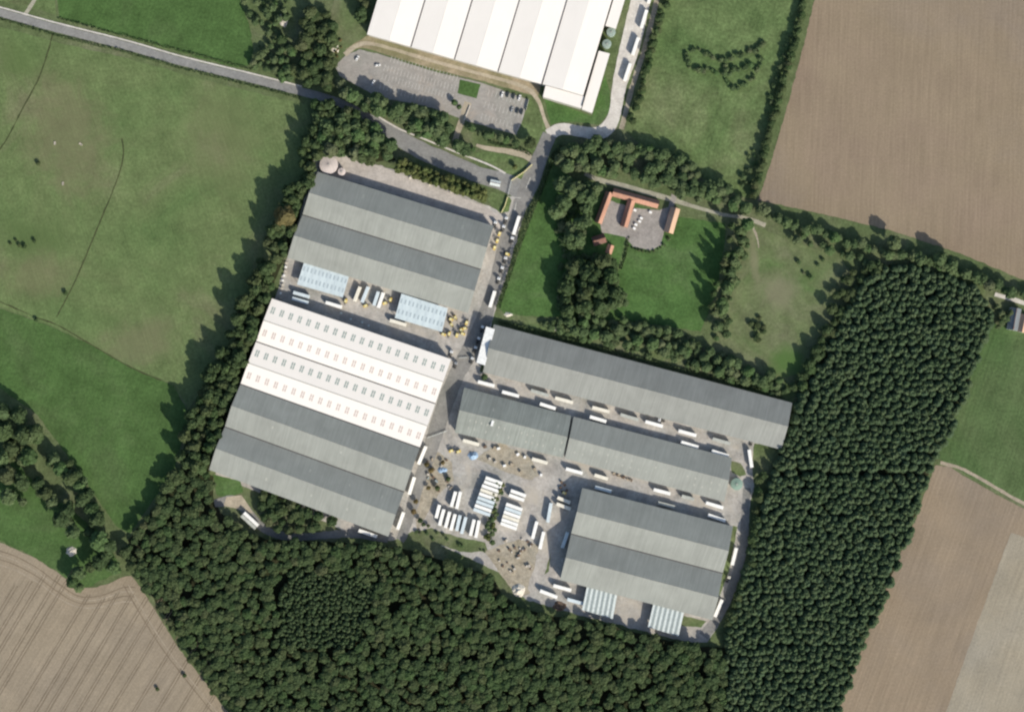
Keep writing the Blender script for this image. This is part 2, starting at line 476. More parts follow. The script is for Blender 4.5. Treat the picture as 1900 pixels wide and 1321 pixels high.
ZW, ZF, ZT, ZY, ZR, ZM = 0.02, 0.04, 0.065, 0.09, 0.12, 0.15
sheet('pasture', [(-120,40),(0,50),(100,78),(240,110),(340,138),(470,172),(570,196),(585,260),(560,380),(500,520),(420,660),(350,760),(322,712),(250,684),(160,634),(95,604),(0,570),(-120,530)], ZF, MAT['pasture'])
sheet('meadow', [(-120,532),(0,572),(95,606),(160,636),(250,686),(322,715),(352,770),(320,880),(240,990),(215,975),(150,880),(70,770),(0,720),(-120,690)], ZF, MAT['meadow'])
sheet('meadow', [(100,-60),(420,-60),(445,0),(466,60),(470,95),(464,122),(440,126),(330,96),(220,64),(110,34)], ZF, MAT['meadow'], 3)
sheet('verge', [(-120,-60),(98,-60),(104,28),(60,16),(0,2),(-120,-20)], ZF, MAT['rough_meadow'])
sheet('park_meadow', [(-120,880),(0,830),(70,900),(150,960),(200,1000),(225,1060),(150,1092),(110,1062),(60,1030),(0,1004),(-120,985)], ZF, MAT['meadow'], 4)
sheet('arable_field', [(-120,990),(0,1006),(60,1032),(110,1064),(140,1090),(180,1090),(225,1072),(243,1068),(262,1090),(330,1200),(430,1330),(470,1420),(-120,1420)], ZF, MAT['arable'], 2, False)
sheet('rough_meadow', [(1245,-60),(1500,-60),(1488,0),(1455,130),(1420,260),(1390,370),(1330,345),(1250,300),(1180,262),(1160,240),(1180,160),(1215,60)], ZF, MAT['rough_meadow'])
pf = sheet('ploughed_field', [(1520,-60),(2030,-60),(2030,580),(1900,520),(1780,470),(1660,430),(1540,400),(1406,372),(1440,270),(1480,130),(1512,0)], ZF, MAT['plough'])
sheet('ploughed_field', [(1735,862),(1760,866),(1840,912),(1900,945),(2030,1010),(2030,1420),(1520,1420),(1560,1300),(1640,1100),(1700,960)], ZF, MAT['plough_b'])
sheet('stubble_field', [(1876,988),(2030,1040),(2030,1420),(1720,1420),(1755,1321),(1812,1160)], ZF+0.02, MAT['plough_c'], 1.2)
sheet('crop_field', [(1836,600),(1870,606),(2030,640),(2030,1000),(1900,938),(1830,900),(1762,862),(1740,850),(1760,790),(1800,700)], ZF, MAT['crop'])
ribbon('field_edge', [(1745,858),(1790,872),(1850,906),(1900,934),(2000,980)], 6, ZT, MAT['headland'], 1.0)
sheet('farm_lawn', [(1020,300),(1060,330),(1120,360),(1240,400),(1345,415),(1345,500),(1300,615),(1200,600),(1080,590),(940,585),(925,570),(960,470),(1000,370)], ZF, MAT['lawn'])
sheet('paddock', [(1350,420),(1400,420),(1480,450),(1560,480),(1590,520),(1540,600),(1500,690),(1430,705),(1340,640),(1320,600)], ZF, MAT['dry_grass'])
sheet('rough_strip', [(930,580),(1060,600),(1200,620),(1320,650),(1480,720),(1470,752),(1200,668),(930,600)], ZF+0.01, MAT['dry_grass'])
ribbon('trodden_path', [(1397,420),(1404,440),(1408,460)], [4,3.5,2], ZT, MAT['dirt'], 2)

# woodland floors
WOOD_S = [(395,882),(330,868),(295,930),(240,1000),(232,1030),(270,1085),(330,1180),(420,1300),(470,1400),(1340,1400),(1345,1200),(1305,1200),(1235,1186),(1150,1165),(1080,1150),(1020,1142),(965,1128),(930,1102),(915,1068),(840,1046),(770,1022),(700,1010),(600,1004),(500,1000),(455,988),(410,950),(396,925)]
PINES = [(1600,520),(1650,492),(1720,500),(1800,530),(1832,560),(1836,605),(1800,705),(1762,800),(1738,850),(1712,905),(1690,980),(1660,1062),(1620,1152),(1582,1240),(1540,1400),(1336,1400),(1345,1180),(1386,1045),(1402,980),(1420,920),(1442,850),(1478,745),(1510,690),(1548,620)]
BELT_W = [(588,192),(640,200),(700,245),(735,300),(690,300),(640,288),(596,296),(580,340),(550,420),(530,475),(512,520),(495,560),(470,640),(438,722),(402,832),(388,878),(335,868),(345,800),(378,715),(410,640),(448,560),(486,470),(520,395),(552,320),(572,250)]
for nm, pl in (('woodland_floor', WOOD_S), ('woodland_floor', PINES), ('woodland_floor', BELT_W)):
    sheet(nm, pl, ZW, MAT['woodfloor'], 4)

# hard surfaces
sheet('works_yard', [(585,292),(640,288),(700,306),(760,325),(860,362),(925,392),(960,352),(985,350),(960,440),(930,545),(915,590),(890,690),(960,702),(1200,770),(1405,818),(1415,860),(1392,930),(1388,990),(1372,1060),(1340,1150),(1312,1192),(1285,1192),(1200,1172),(1080,1142),(1010,1122),(975,1112),(950,1088),(930,1064),(880,1040),(820,1012),(765,985),(730,1003),(690,1000),(640,985),(520,930),(400,880),(470,700),(520,520),(545,440)], ZY, MAT['yard'], 2.5)
sheet('concrete_apron', [(588,294),(640,290),(690,304),(728,318),(780,338),(850,364),(900,384),(932,404),(930,426),(905,420),(600,330)], ZY+0.012, MAT['apron'], 2)
sheet('yard_grass', [(395,880),(445,892),(452,912),(430,922),(402,918)], ZY+0.02, MAT['lawn'], 2)
sheet('yard_grass', [(772,986),(800,980),(850,996),(900,1006),(905,1022),(860,1024),(800,1006)], ZY+0.02, MAT['ground'], 2.5)
sheet('yard_grass', [(1268,1142),(1310,1152),(1300,1164),(1264,1160)], ZY+0.02, MAT['dry_grass'], 1.5)
sheet('yard_grass', [(1360,975),(1368,978),(1352,1060),(1330,1120),(1324,1118)], ZY+0.02, MAT['rough_meadow'], 1)
sheet('yard_grass', [(1355,855),(1375,860),(1385,880),(1372,884),(1358,876)], ZY+0.02, MAT['dry_grass'], 1.5)
sheet('yard_grass', [(1400,822),(1440,835),(1425,880),(1400,930),(1396,860)], ZY+0.02, MAT['ground'], 1.5)
sheet('spoil_ground', [(900,1022),(960,1000),(1000,1010),(992,1060),(985,1100),(960,1105),(925,1060)], ZY+0.02, MAT['dirt'], 3)
sheet('spoil_ground', [(776,845),(815,838),(838,860),(842,890),(815,915),(790,960),(776,985),(770,960),(786,900)], ZY+0.02, MAT['dirt'], 3)
sheet('spoil_ground', [(1004,1000),(1024,1005),(1018,1060),(1002,1072)], ZY+0.02, MAT['dry_grass'], 1.5)
sheet('spoil_ground', [(930,820),(985,850),(1000,880),(985,890),(930,872),(880,850)], ZY+0.02, MAT['dirt'], 4)

yard_road = [(1020,250),(1002,292),(985,335),(962,390),(938,450),(920,520),(905,570),(884,630),(850,690),(822,760),(800,830),(776,900),(750,985),(742,1002)]
ribbon('works_road', yard_road, [26,28,34,26,24,22,26,34,30,30,28,22,18,16], ZR, MAT['asphalt'], 1.2)
ribbon('ring_road', [(1020,1000),(1004,1050),(992,1090),(1010,1108)], [20,22,24,20], ZR-0.01, MAT['yard'], 2)
ribbon('ring_road', [(1386,905),(1382,960),(1378,1020),(1360,1085),(1335,1140),(1305,1180)], [14,15,16,16,17,20], ZR-0.01, MAT['asphalt'], 1)
ribbon('forest_track', [(398,934),(436,930),(462,952),(492,982),(540,996),(610,992),(660,990),(720,1000)], [14,22,16,15,14,14,16,14], ZR-0.015, MAT['asphalt'], 1.5)
sheet('track_turning', [(420,922),(448,918),(462,940),(470,952),(440,944),(415,938)], ZR, MAT['path'], 1.5)

cr = [(-140,-10),(0,24),(101,52),(236,86),(337,115),(471,148),(569,173),(620,188),(662,206),(700,228)]
ribbon('country_road', cr, 15, ZR, MAT['road'], 0.8)
ribbon('access_road', [(690,222),(730,250),(780,279),(840,305),(890,325),(935,338),(965,352)], [18,26,32,32,30,34,36], ZR-0.012, MAT['road'], 1.5)
ribbon('footway', [(-140,-20),(0,14),(101,42),(236,76),(337,105),(471,138),(560,161)], 2.6, 0.0, MAT['pale_concrete'], 0.3, height=0.22)
ribbon('kerb', [(700,216),(742,240),(786,258),(850,284),(905,305),(938,322)], 3.0, 0.0, MAT['pale_concrete'], 0.3, height=0.24)
ribbon('footpath', [(884,270),(905,276),(940,281),(975,288),(988,302)], [6,8,10,14,7], ZR-0.02, MAT['path'], 1.2)
ribbon('field_gateway', [(45,30),(57,12),(68,-12),(72,-60)], 7, ZR-0.02, MAT['lane'], 0.8)
sheet('entrance_verge', [(872,284),(910,282),(960,292),(988,304),(990,318),(968,332),(950,332),(935,318),(905,302)], ZR+0.01, MAT['rough_meadow'], 1)
sheet('entrance_verge', [(908,355),(940,362),(950,372),(944,392),(928,396),(905,375)], ZR+0.01, MAT['rough_meadow'], 1)
pc = ribbon('concrete_road', [(1018,252),(1040,240),(1075,244),(1108,248),(1130,234),(1142,205),(1150,155),(1168,90),(1189,0),(1208,-80)], [22,22,20,24,26,22,27,36,36,36], ZR+0.005, MAT['pale_concrete'], 0.8)
ribbon('roadside_strip', [(1153,240),(1163,200),(1175,155),(1196,90),(1219,0),(1238,-80)], 9, ZT, MAT['dirt'], 1)
ribbon('footpath', [(985,168),(1000,190),(1010,220),(1020,244)], [9,7,6,9], ZR, MAT['path'], 0.8)
ribbon('footpath', [(640,102),(665,84),(700,84),(800,113),(900,140),(960,157),(990,172)], [10,8,6,6,6,7,9], ZR-0.005, MAT['path'], 1)
sheet('gravel_margin', [(682,66),(1004,158),(998,180),(900,152),(800,128),(680,90),(640,92)], ZR-0.03, MAT['margin'], 1.5)
sheet('building_verge', [(1010,184),(1098,216),(1122,140),(1132,170),(1132,206),(1112,232),(1076,228),(1040,226),(1022,232)], ZT, MAT['lawn'], 1.5)
sheet('building_verge', [(984,182),(1010,225),(1016,246),(1000,275),(985,285),(960,258),(974,200)], ZT, MAT['rough_meadow'], 1.5)
sheet('lawn_strip', [(600,60),(640,-60),(704,-60),(684,64),(660,90),(625,100)], ZT, MAT['dry_grass'], 2)
cp = sheet('car_park', [(667,92),(700,100),(800,132),(893,154),(981,186),(972,215),(958,251),(920,240),(870,226),(800,200),(700,180),(630,142),(622,124),(640,104)], ZR-0.02, MAT['carpark'], 1.2)
sheet('lawn_square', [(853,148),(892,157),(884,183),(849,174)], ZR+0.01, MAT['meadow'], 0.8)
ribbon('car_park_entry', [(868,190),(860,215),(852,238),(844,262)], [14,12,11,10], ZR, MAT['path'], 0.8)
# painted parking bays: two lots of rows
def bays(a, b, n, length, parent):
    mb = MB(); mb.box(-0.14, 0.14, 0, length, -0.003, 0.003)
    me = mb.mesh('parking_line', MAT['line_white'])
    d = Vector((b[0]-a[0], b[1]-a[1])); ang = math.atan2(-d.y, d.x)
    for i in range(n):
        t = i/(n-1)
        o = link('parking_line', me, parent)
        o.location = P(a[0]+d.x*t, a[1]+d.y*t); o.location.z = ZR+0.0
        o.rotation_euler = (0, 0, ang)
for (a, b, n) in (((712,132),(842,170),22),((708,148),(838,186),22),((724,116),(846,152),20),((704,166),(790,192),14),
                  ((905,178),(974,198),11),((898,200),(968,221),11),((892,222),(960,243),11)):
    bays(a, b, n, 4.6, cp)

sheet('farmyard', [(1130,372),(1170,385),(1222,390),(1240,385),(1246,360),(1256,366),(1248,392),(1232,430),(1226,455),(1205,464),(1175,458),(1160,440),(1118,432),(1112,415)], ZR, MAT['farmyard'], 1.5)
ribbon('farm_lane', [(1085,322),(1110,334),(1150,343),(1200,357),(1245,370),(1290,384),(1340,398),(1380,404),(1420,418)], [7,9,9,9,10,7,6,7,8], ZR-0.01, MAT['lane'], 1)
ribbon('farm_lane', [(1846,546),(1880,556),(1960,580)], [7,8,8], ZR, MAT['pale_concrete'], 1)
ribbon('garden_path', [(1162,440),(1157,470),(1148,500)], 6, ZT, MAT['rough_meadow'], 0.8)
# ditches and hedgerow lines across the pasture
ribbon('ditch', [(98,62),(88,100),(70,150),(40,205),(10,262),(-60,360)], 2.6, ZT, MAT['ditch'], 1.0)
ribbon('ditch', [(226,258),(229,285),(222,320),(205,365),(180,425),(140,520),(105,588)], 2.4, ZT, MAT['ditch'], 0.8)
ribbon('ditch', [(-60,535),(0,560),(70,590),(110,605),(160,634),(240,680),(300,706)], 2.0, ZT, MAT['ditch'], 1.5)
# tractor tramlines in the drilled field
af = [o for o in COL.objects if o.name == 'arable_field'][0]
for i in range(17):
    x0 = -70 + i*27
    ytop = 1040 if x0 < 40 else (1100 + max(0, (x0-230)*1.15))
    dx = 0.60
    # lines lean to the right going up
    top = (x0 + 100, max(ytop, 1050 + abs(x0-30)*0.28) + rng.uniform(0, 16))
    bot = (top[0] - dx*(1400-top[1]), 1400)
    for off in (-2.8, 2.8):
        ribbon('wheel_track', [(top[0]+off, top[1]+rng.uniform(-2, 2)), ((top[0]+bot[0])/2+off, (top[1]+bot[1])/2), (bot[0]+off, bot[1])], 1.5, ZT, MAT['track_line'], 0.5, parent=af)
for off, m in ((14,'track_line'), (22,'headland'), (30,'track_line'), (40,'headland')):
    ribbon('headland_furrow', [(-100,992+off),(0,1008+off),(60,1034+off),(108,1068+off),(145,1094+off*0.8),(185,1094+off*0.8),(228,1076+off),(250,1074+off*1.1)], 1.6, ZT, MAT[m], 0.6, parent=af)
for off, m in ((-10,'headland'), (-19,'track_line')):
    ribbon('headland_furrow', [(248+off,1085),(318+off,1200),(420+off,1330)], 1.6, ZT, MAT[m], 0.6, parent=af)

# ------------------------------------------------------------------ buildings
FOOT = []      # footprints in pixels, for keeping plants off the buildings

def lerp(a, b, t): return a + (b - a) * t

class Shed:
    """multi-span gabled shed. corners p00,p10,p11,p01 in pixels: 0->1 first index runs along the ridges, second across the spans"""
    def __init__(self, name, label, cat, p00, p10, p11, p01, eave, spans, rise, roofs, wall='wall_clad', group=None, over=0.35, ridge_mat='ridge', valley=True, gutter='gutter', doors=((0.2,),(0.3,0.7))):
        self.c = [P(*p, eave) for p in (p00, p10, p11, p01)]
        FOOT.append([p00, p10, p11, p01])
        base = sum(self.c, Vector()) / 4; base.z = 0
        self.base = base
        self.e = empty(name, base)
        tag(self.e, label, cat, group)
        rises = list(rise) if isinstance(rise, (list, tuple)) else [rise]*spans
        self.eave, self.n = eave, spans
        self.slopes = []
        c00, c10, c11, c01 = [c - base for c in self.c]
        self.corn = (c00, c10, c11, c01)
        U = (c10 - c00).normalized(); V = (c01 - c00).normalized()
        # wall body: zig-zag profile swept along the ridges
        prof = [(0, 0.0)]
        for i in range(spans):
            prof += [((i + 0.5) / spans, rises[i]), ((i + 1) / spans, 0.0)]
        ins = 0.3
        def pt(u, v, z):
            a = lerp(c00, c10, u); b = lerp(c01, c11, u)
            p = lerp(a, b, v); return Vector((p.x, p.y, eave + z))
        self.pt = pt
        LU = (c10 - c00).length; LV = (c01 - c00).length
        self.LU, self.LV = LU, LV
        iu, iv = ins / LU, ins / LV
        mb = MB()
        ringA, ringB = [], []
        for u, ring in ((iu, ringA), (1 - iu, ringB)):
            for v, z in prof:
                vv = min(max(v, iv), 1 - iv)
                q = pt(u, vv, z); q.z -= 0.2; ring.append(q)
            for v in (1 - iv, iv):
                q = pt(u, v, 0); q.z = 0.0; ring.append(q)
        mb.hexa(ringA, ringB)
        w = mb.build('wall', MAT[wall], self.e)
        # roof slopes: one slab each
        ou = over / LU; ov = over / LV
        for i in range(spans):
            rise = rises[i]
            for h in (0, 1):
                va, vb = (i / spans, (i + 0.5) / spans) if h == 0 else ((i + 0.5) / spans, (i + 1) / spans)
                za, zb = (0, rise) if h == 0 else (rise, 0)
                if i == 0 and h == 0: va -= ov; za -= rise * ov * 2 * spans
                if i == spans - 1 and h == 1: vb += ov; zb -= rise * ov * 2 * spans
                q = [pt(-ou, va, za), pt(1 + ou, va, za), pt(1 + ou, vb, zb), pt(-ou, vb, zb)]
                m = roofs[i] if isinstance(roofs, (list, tuple)) else roofs
                sb = MB().hexa([p - Vector((0, 0, 0.14)) for p in q], q)
                o = sb.build('roof_slope', MAT[m], self.e)
                self.slopes.append((o, q, h))
            # ridge capping
            r = rise + 0.05; d = 0.28 / LV
            vm = (i + 0.5) / spans; dz = rise * d * 2 * spans
            q = [pt(-ou, vm - d, r - dz), pt(1 + ou, vm - d, r - dz), pt(1 + ou, vm, r), pt(1 + ou, vm + d, r - dz), pt(-ou, vm + d, r - dz), pt(-ou, vm, r)]
            rb = MB(); rb.v = [tuple(x) for x in q] + [tuple(x - Vector((0,0,0.1))) for x in q]
            rb.f = [(0,1,2,5),(5,2,3,4),(6,11,8,7),(11,10,9,8),(0,6,7,1),(4,3,9,10),(1,7,8,2),(2,8,9,3),(0,5,11,6),(5,4,10,11)]
            rb.build('ridge_cap', MAT[ridge_mat], self.e)
            if i and valley:
                v = i / spans; d = 0.38 / LV
                q = [pt(-ou, v - d, 0.18), pt(1 + ou, v - d, 0.18), pt(1 + ou, v + d, 0.18), pt(-ou, v + d, 0.18)]
                MB().hexa([p - Vector((0, 0, 0.3)) for p in q], q).build('valley_gutter', MAT[gutter], self.e)
        # roller doors on the long sides
        for side, us in enumerate(doors):
            for u in us:
                du = 2.2 / LU
                v0 = iv if side == 0 else 1 - iv
                sgn = -1 if side == 0 else 1
                out = (c01 - c00).normalized() * (0.08 * sgn)
                a = pt(u - du, v0, 0); b = pt(u + du, v0, 0); inn = -(c01 - c00).normalized() * (0.05 * sgn)
                hh = min(4.2, eave - 0.9)
                lo = [Vector((p.x, p.y, 0)) for p in (a + inn, b + inn, b + out, a + out)]
                hi = [Vector((p.x, p.y, hh)) for p in lo]
                MB().hexa(lo, hi).build('roller_door', MAT['door'], self.e)
    def lights(self, idx, rows, mat, su, sv, us, lift=0.05, double=True, name='rooflight', skip=0.0):
        """rooflights on slope idx: rows = positions down the slope, us = positions along it; su, sv size in metres"""
        o, q, h = self.slopes[idx]
        ud = (q[1] - q[0]).normalized(); vd = (q[3] - q[0]).normalized(); nn = ud.cross(vd)
        if nn.z < 0: nn = -nn
        mb = MB(); mb.box(-su/2, su/2, -sv/2, sv/2, -0.1, lift)
        me = mb.mesh(name, MAT[mat])
        for r in rows:
            for u in us:
                if skip and rng.random() < skip: continue
                offs = (-su*0.85, su*0.85) if double else (0,)
                for k in offs:
                    p = lerp(lerp(q[0], q[1], u), lerp(q[3], q[2], u), r) + ud * k
                    x = link(name, me, o)
                    x.matrix_local = Matrix((( ud.x, vd.x, nn.x, p.x), (ud.y, vd.y, nn.y, p.y), (ud.z, vd.z, nn.z, p.z), (0,0,0,1)))

# grey two-span shed by the entrance
A = Shed('warehouse', 'grey two-span shed with two pale blue canopies, beside the round tank', 'warehouse', (590,320), (915,420), (868,580), (534,478), 7.5, 2, 6.8, 'roof_grey')
A.lights(0, [0.45], 'rooflight_faint', 1.6, 3.4, [0.28, 0.84], double=False)
# big shed: two white spans, two grey spans
B = Shed('warehouse', 'four-span shed, half white with rows of rooflights and half grey', 'warehouse', (505,555), (836,667), (720,994), (389,871), 10.0, 4, [2.1, 2.1, 6.6, 6.6], ['roof_white','roof_white','roof_grey','roof_grey'])
us = [0.028 + i * (0.944 / 19) for i in range(20)]
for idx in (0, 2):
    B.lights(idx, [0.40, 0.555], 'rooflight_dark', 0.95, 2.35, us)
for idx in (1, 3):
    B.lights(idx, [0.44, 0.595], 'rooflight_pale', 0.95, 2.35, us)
B.lights(5, [0.3], 'rooflight_faint', 1.4, 2.0, [0.24, 0.62], double=False)
B.lights(6, [0.5], 'rooflight_faint', 1.4, 2.4, [0.5, 0.72, 0.9], double=False)
B.lights(7, [0.5], 'rooflight_faint', 1.4, 2.4, [0.3, 0.55, 0.75, 0.9], double=False)
# long single-span shed
C_ = Shed('warehouse', 'longest grey single-span shed with a white end canopy, against the farm hedge', 'warehouse', (917,603), (1469,748), (1449,833), (897,690), 6.0, 1, 6.8, 'roof_grey_b', doors=((0.5,), (0.12,0.3,0.5,0.7,0.88)))
D_ = Shed('warehouse', 'stained grey shed with one pale roof vent, next to the blue tarpaulin', 'warehouse', (862,720), (1059,772), (1044,848), (845,802), 5.0, 1, 5.8, 'roof_stain', doors=((0.5,), (0.3,0.7)))
D_.lights(1, [0.32, 0.66], 'rooflight_faint', 1.1, 2.0, [0.06 + i*0.053 for i in range(18)], double=False, skip=0.3)
D_.lights(0, [0.62], 'rooflight_faint', 0.9, 2.6, [0.3 + i*0.06 for i in range(11)], double=False, skip=0.35)
E_ = Shed('warehouse', 'grey single-span shed ending beside the green round tank', 'warehouse', (1065,774), (1357,850), (1343,930), (1049,850), 5.2, 1, 5.8, 'roof_grey', doors=((0.5,), (0.2,0.5,0.8)))
E_.lights(1, [0.3, 0.6], 'rooflight_faint', 1.2, 1.7, [0.05 + i*0.05 for i in range(19)], double=False, skip=0.25)
F_ = Shed('warehouse', 'grey two-span shed with two striped canopies, beside the pine wood', 'warehouse', (1081,906), (1359,977), (1321,1149), (1040,1075), 7.5, 2, 6.8, 'roof_grey')
# white roof vent on the stained shed
o, q, h = D_.slopes[1]
vp = lerp(lerp(q[0], q[1], 0.315), lerp(q[3], q[2], 0.315), 0.18)
vm = MB().box(-0.9, 0.9, -2.6, 1.6, -0.4, 0.9)
v = vm.build('roof_vent', MAT['paint_white'], o); v.location = vp; v.rotation_euler = (0, 0, math.radians(-15))

# big white warehouse, ridges running away from the yard
G1 = Shed('warehouse', 'huge white ridged warehouse beside the striped car park', 'warehouse', (682,64), (754,-176), (1077,-84), (1005,156), 11.0, 4, 1.2, 'roof_white', ridge_mat='roof_white', doors=((0.6,), (0.6,)))
eW = G1.e
def extra_span(owner, p00, p10, p11, p01, eave, rise, mat, wall='wall_clad', flat=False):
    c = [P(*p, eave) - owner.base for p in (p00, p10, p11, p01)]
    FOOT.append([p00, p10, p11, p01])
    if flat:
        lo = [Vector((p.x, p.y, 0)) for p in c]; hi = [Vector((p.x, p.y, eave - 0.25)) for p in c]
        MB().hexa(lo, hi).build('wall', MAT[wall], owner.e)
        cen = sum(c, Vector()) / 4
        b = [cen + (p - cen) * 1.02 for p in c]
        MB().hexa([Vector((p.x, p.y, eave - 0.248)) for p in b], [Vector((p.x, p.y, eave)) for p in b]).build('flat_roof', MAT[mat], owner.e)
        return
    m0 = (c[0] + c[3]) / 2; m1 = (c[1] + c[2]) / 2
    up = Vector((0, 0, rise)); dn = Vector((0, 0, 0.2))
    g = lambda p: Vector((p.x, p.y, 0))
    MB().hexa([c[0]-dn, m0+up-dn, c[3]-dn, g(c[3]), g(c[0])], [c[1]-dn, m1+up-dn, c[2]-dn, g(c[2]), g(c[1])]).build('wall', MAT[wall], owner.e)
    for q in ([c[0], c[1], m1+up, m0+up], [m0+up, m1+up, c[2], c[3]]):
        MB().hexa([p - Vector((0,0,0.14)) for p in q], q).build('roof_slope', MAT[mat], owner.e)
extra_span(G1, (1005.6,156.2), (1077.6,-83.8), (1154,-62), (1082,178), 11.0, 1.2, 'roof_white')
extra_span(G1, (1008,180), (1013,159.5), (1083,179.5), (1078,201), 10.6, 0, 'roof_white', flat=True)
extra_span(G1, (1080,202), (1111,96), (1131,101), (1099,209), 10.2, 0, 'roof_white', flat=True)
extra_span(G1, (1124,47), (1157,-60), (1176,-55), (1143,53), 10.2, 0, 'roof_white', flat=True)
# gutter between the fourth and fifth span
q = [P(1004.2,158,11.3)-G1.base, P(1076.2,-83,11.3)-G1.base, P(1077.6,-83,11.3)-G1.base, P(1006.4,158,11.3)-G1.base]
MB().hexa([p - Vector((0,0,0.5)) for p in q], q).build('valley_gutter', MAT['gutter'], eW)
q = [P(1079,197,11.2)-G1.base, P(1109,97,11.2)-G1.base, P(1110.4,97,11.2)-G1.base, P(1080.6,197,11.2)-G1.base]
MB().hexa([p - Vector((0,0,1.4)) for p in q], q).build('valley_gutter', MAT['gutter'], eW)

# canopies: rows of sheets on posts
def canopy(name, label, pts, h0, h1, n, mats, rl=None, group=None, beams=True):
    """pts: back-left, back-right, front-right, front-left in pixels"""
    hs = (h0, h0, h1, h1)
    c = [P(*p, z) for p, z in zip(pts, hs)]
    FOOT.append(pts)
    base = sum(c, Vector()) / 4; base.z = 0
    e = empty(name, base); tag(e, label, 'canopy', group)
    c = [p - base for p in c]
    for i in range(n):
        a, b = i / n, (i + 1) / n
        gap = 0.0
        q = [lerp(c[0], c[1], a + gap), lerp(c[0], c[1], b), lerp(c[3], c[2], b), lerp(c[3], c[2], a + gap)]
        lift = Vector((0, 0, 0.10 if (i % 2) else 0.0))
        o = MB().hexa([p - Vector((0,0,0.1)) + lift for p in q], [p + lift for p in q]).build('roof_sheet', MAT[mats[i % len(mats)]], e)
        if rl:
            m, su, sv, rows = rl
            ud = (q[1]-q[0]).normalized(); vd = (q[3]-q[0]).normalized(); nn = ud.cross(vd)
            if nn.z < 0: nn = -nn
            key = 'canopy_rooflight_' + m
            me = bpy.data.meshes.get(key)
            if me is None:
                me = MB().box(-su/2, su/2, -sv/2, sv/2, -0.08, 0.05).mesh(key, MAT[m])
            for r in rows:
                p = lerp(lerp(q[0], q[1], 0.5), lerp(q[3], q[2], 0.5), r) + lift
                x = link('rooflight', me, o)
                x.matrix_local = Matrix(((ud.x, vd.x, nn.x, p.x), (ud.y, vd.y, nn.y, p.y), (ud.z, vd.z, nn.z, p.z), (0,0,0,1)))
    for i in range(5):
        for a, b in ((c[3], c[2]), (c[0], c[1])):
            p = lerp(a, b, 0.03 + 0.94 * i / 4) * 0.97
            MB().box(p.x-0.15, p.x+0.15, p.y-0.15, p.y+0.15, 0.0, p.z - 0.15 + (0.0)).build('post', MAT['post'], e)
    for a, b in ((c[3], c[2]), (c[0], c[1])):
        k = 0.97; a = a*k; b = b*k
        z = Vector((0,0,0.12))
        n_ = (b-a).normalized().cross(Vector((0,0,1))) * 0.12
        aa = Vector((a.x,a.y,c[3].z if a.z < c[0].z*0.99 else c[0].z)) ; bb = Vector((b.x,b.y,aa.z))
        MB().hexa([aa-n_-z*3, bb-n_-z*3, bb+n_-z*3, aa+n_-z*3], [aa-n_-z, bb-n_-z, bb+n_-z, aa+n_-z]).build('beam', MAT['post'], e)
canopy('loading_canopy', 'pale blue loading canopy nearest the tree belt, on the grey two-span shed', [(564.5,486),(648,512),(636,552),(551,528)], 6.4, 5.2, 12, ['roof_blue'], ('rooflight_blue', 1.1, 3.4, (0.27,0.70)))
canopy('loading_canopy', 'pale blue loading canopy beside the yellow machines', [(745,545),(831,572),(820,616),(732.5,590)], 6.4, 5.2, 12, ['roof_blue'], ('rooflight_blue', 1.1, 3.4, (0.27,0.70)))
canopy('striped_canopy', 'striped grey and white canopy nearest the sand heap', [(1089,1088),(1145,1104),(1137,1148),(1080,1131)], 6.4, 5.4, 13, ['sheet_pale','sheet_grey'])
canopy('striped_canopy', 'striped grey and white canopy nearest the pine wood corner', [(1212,1121),(1269,1136),(1259,1180),(1202,1163)], 6.4, 5.4, 13, ['sheet_pale','sheet_grey'])
canopy('end_canopy', 'white sloping canopy across the end of the longest shed', [(918,611),(900,678),(884,673),(902,606)], 10.2, 9.9, 6, ['paint_white'])

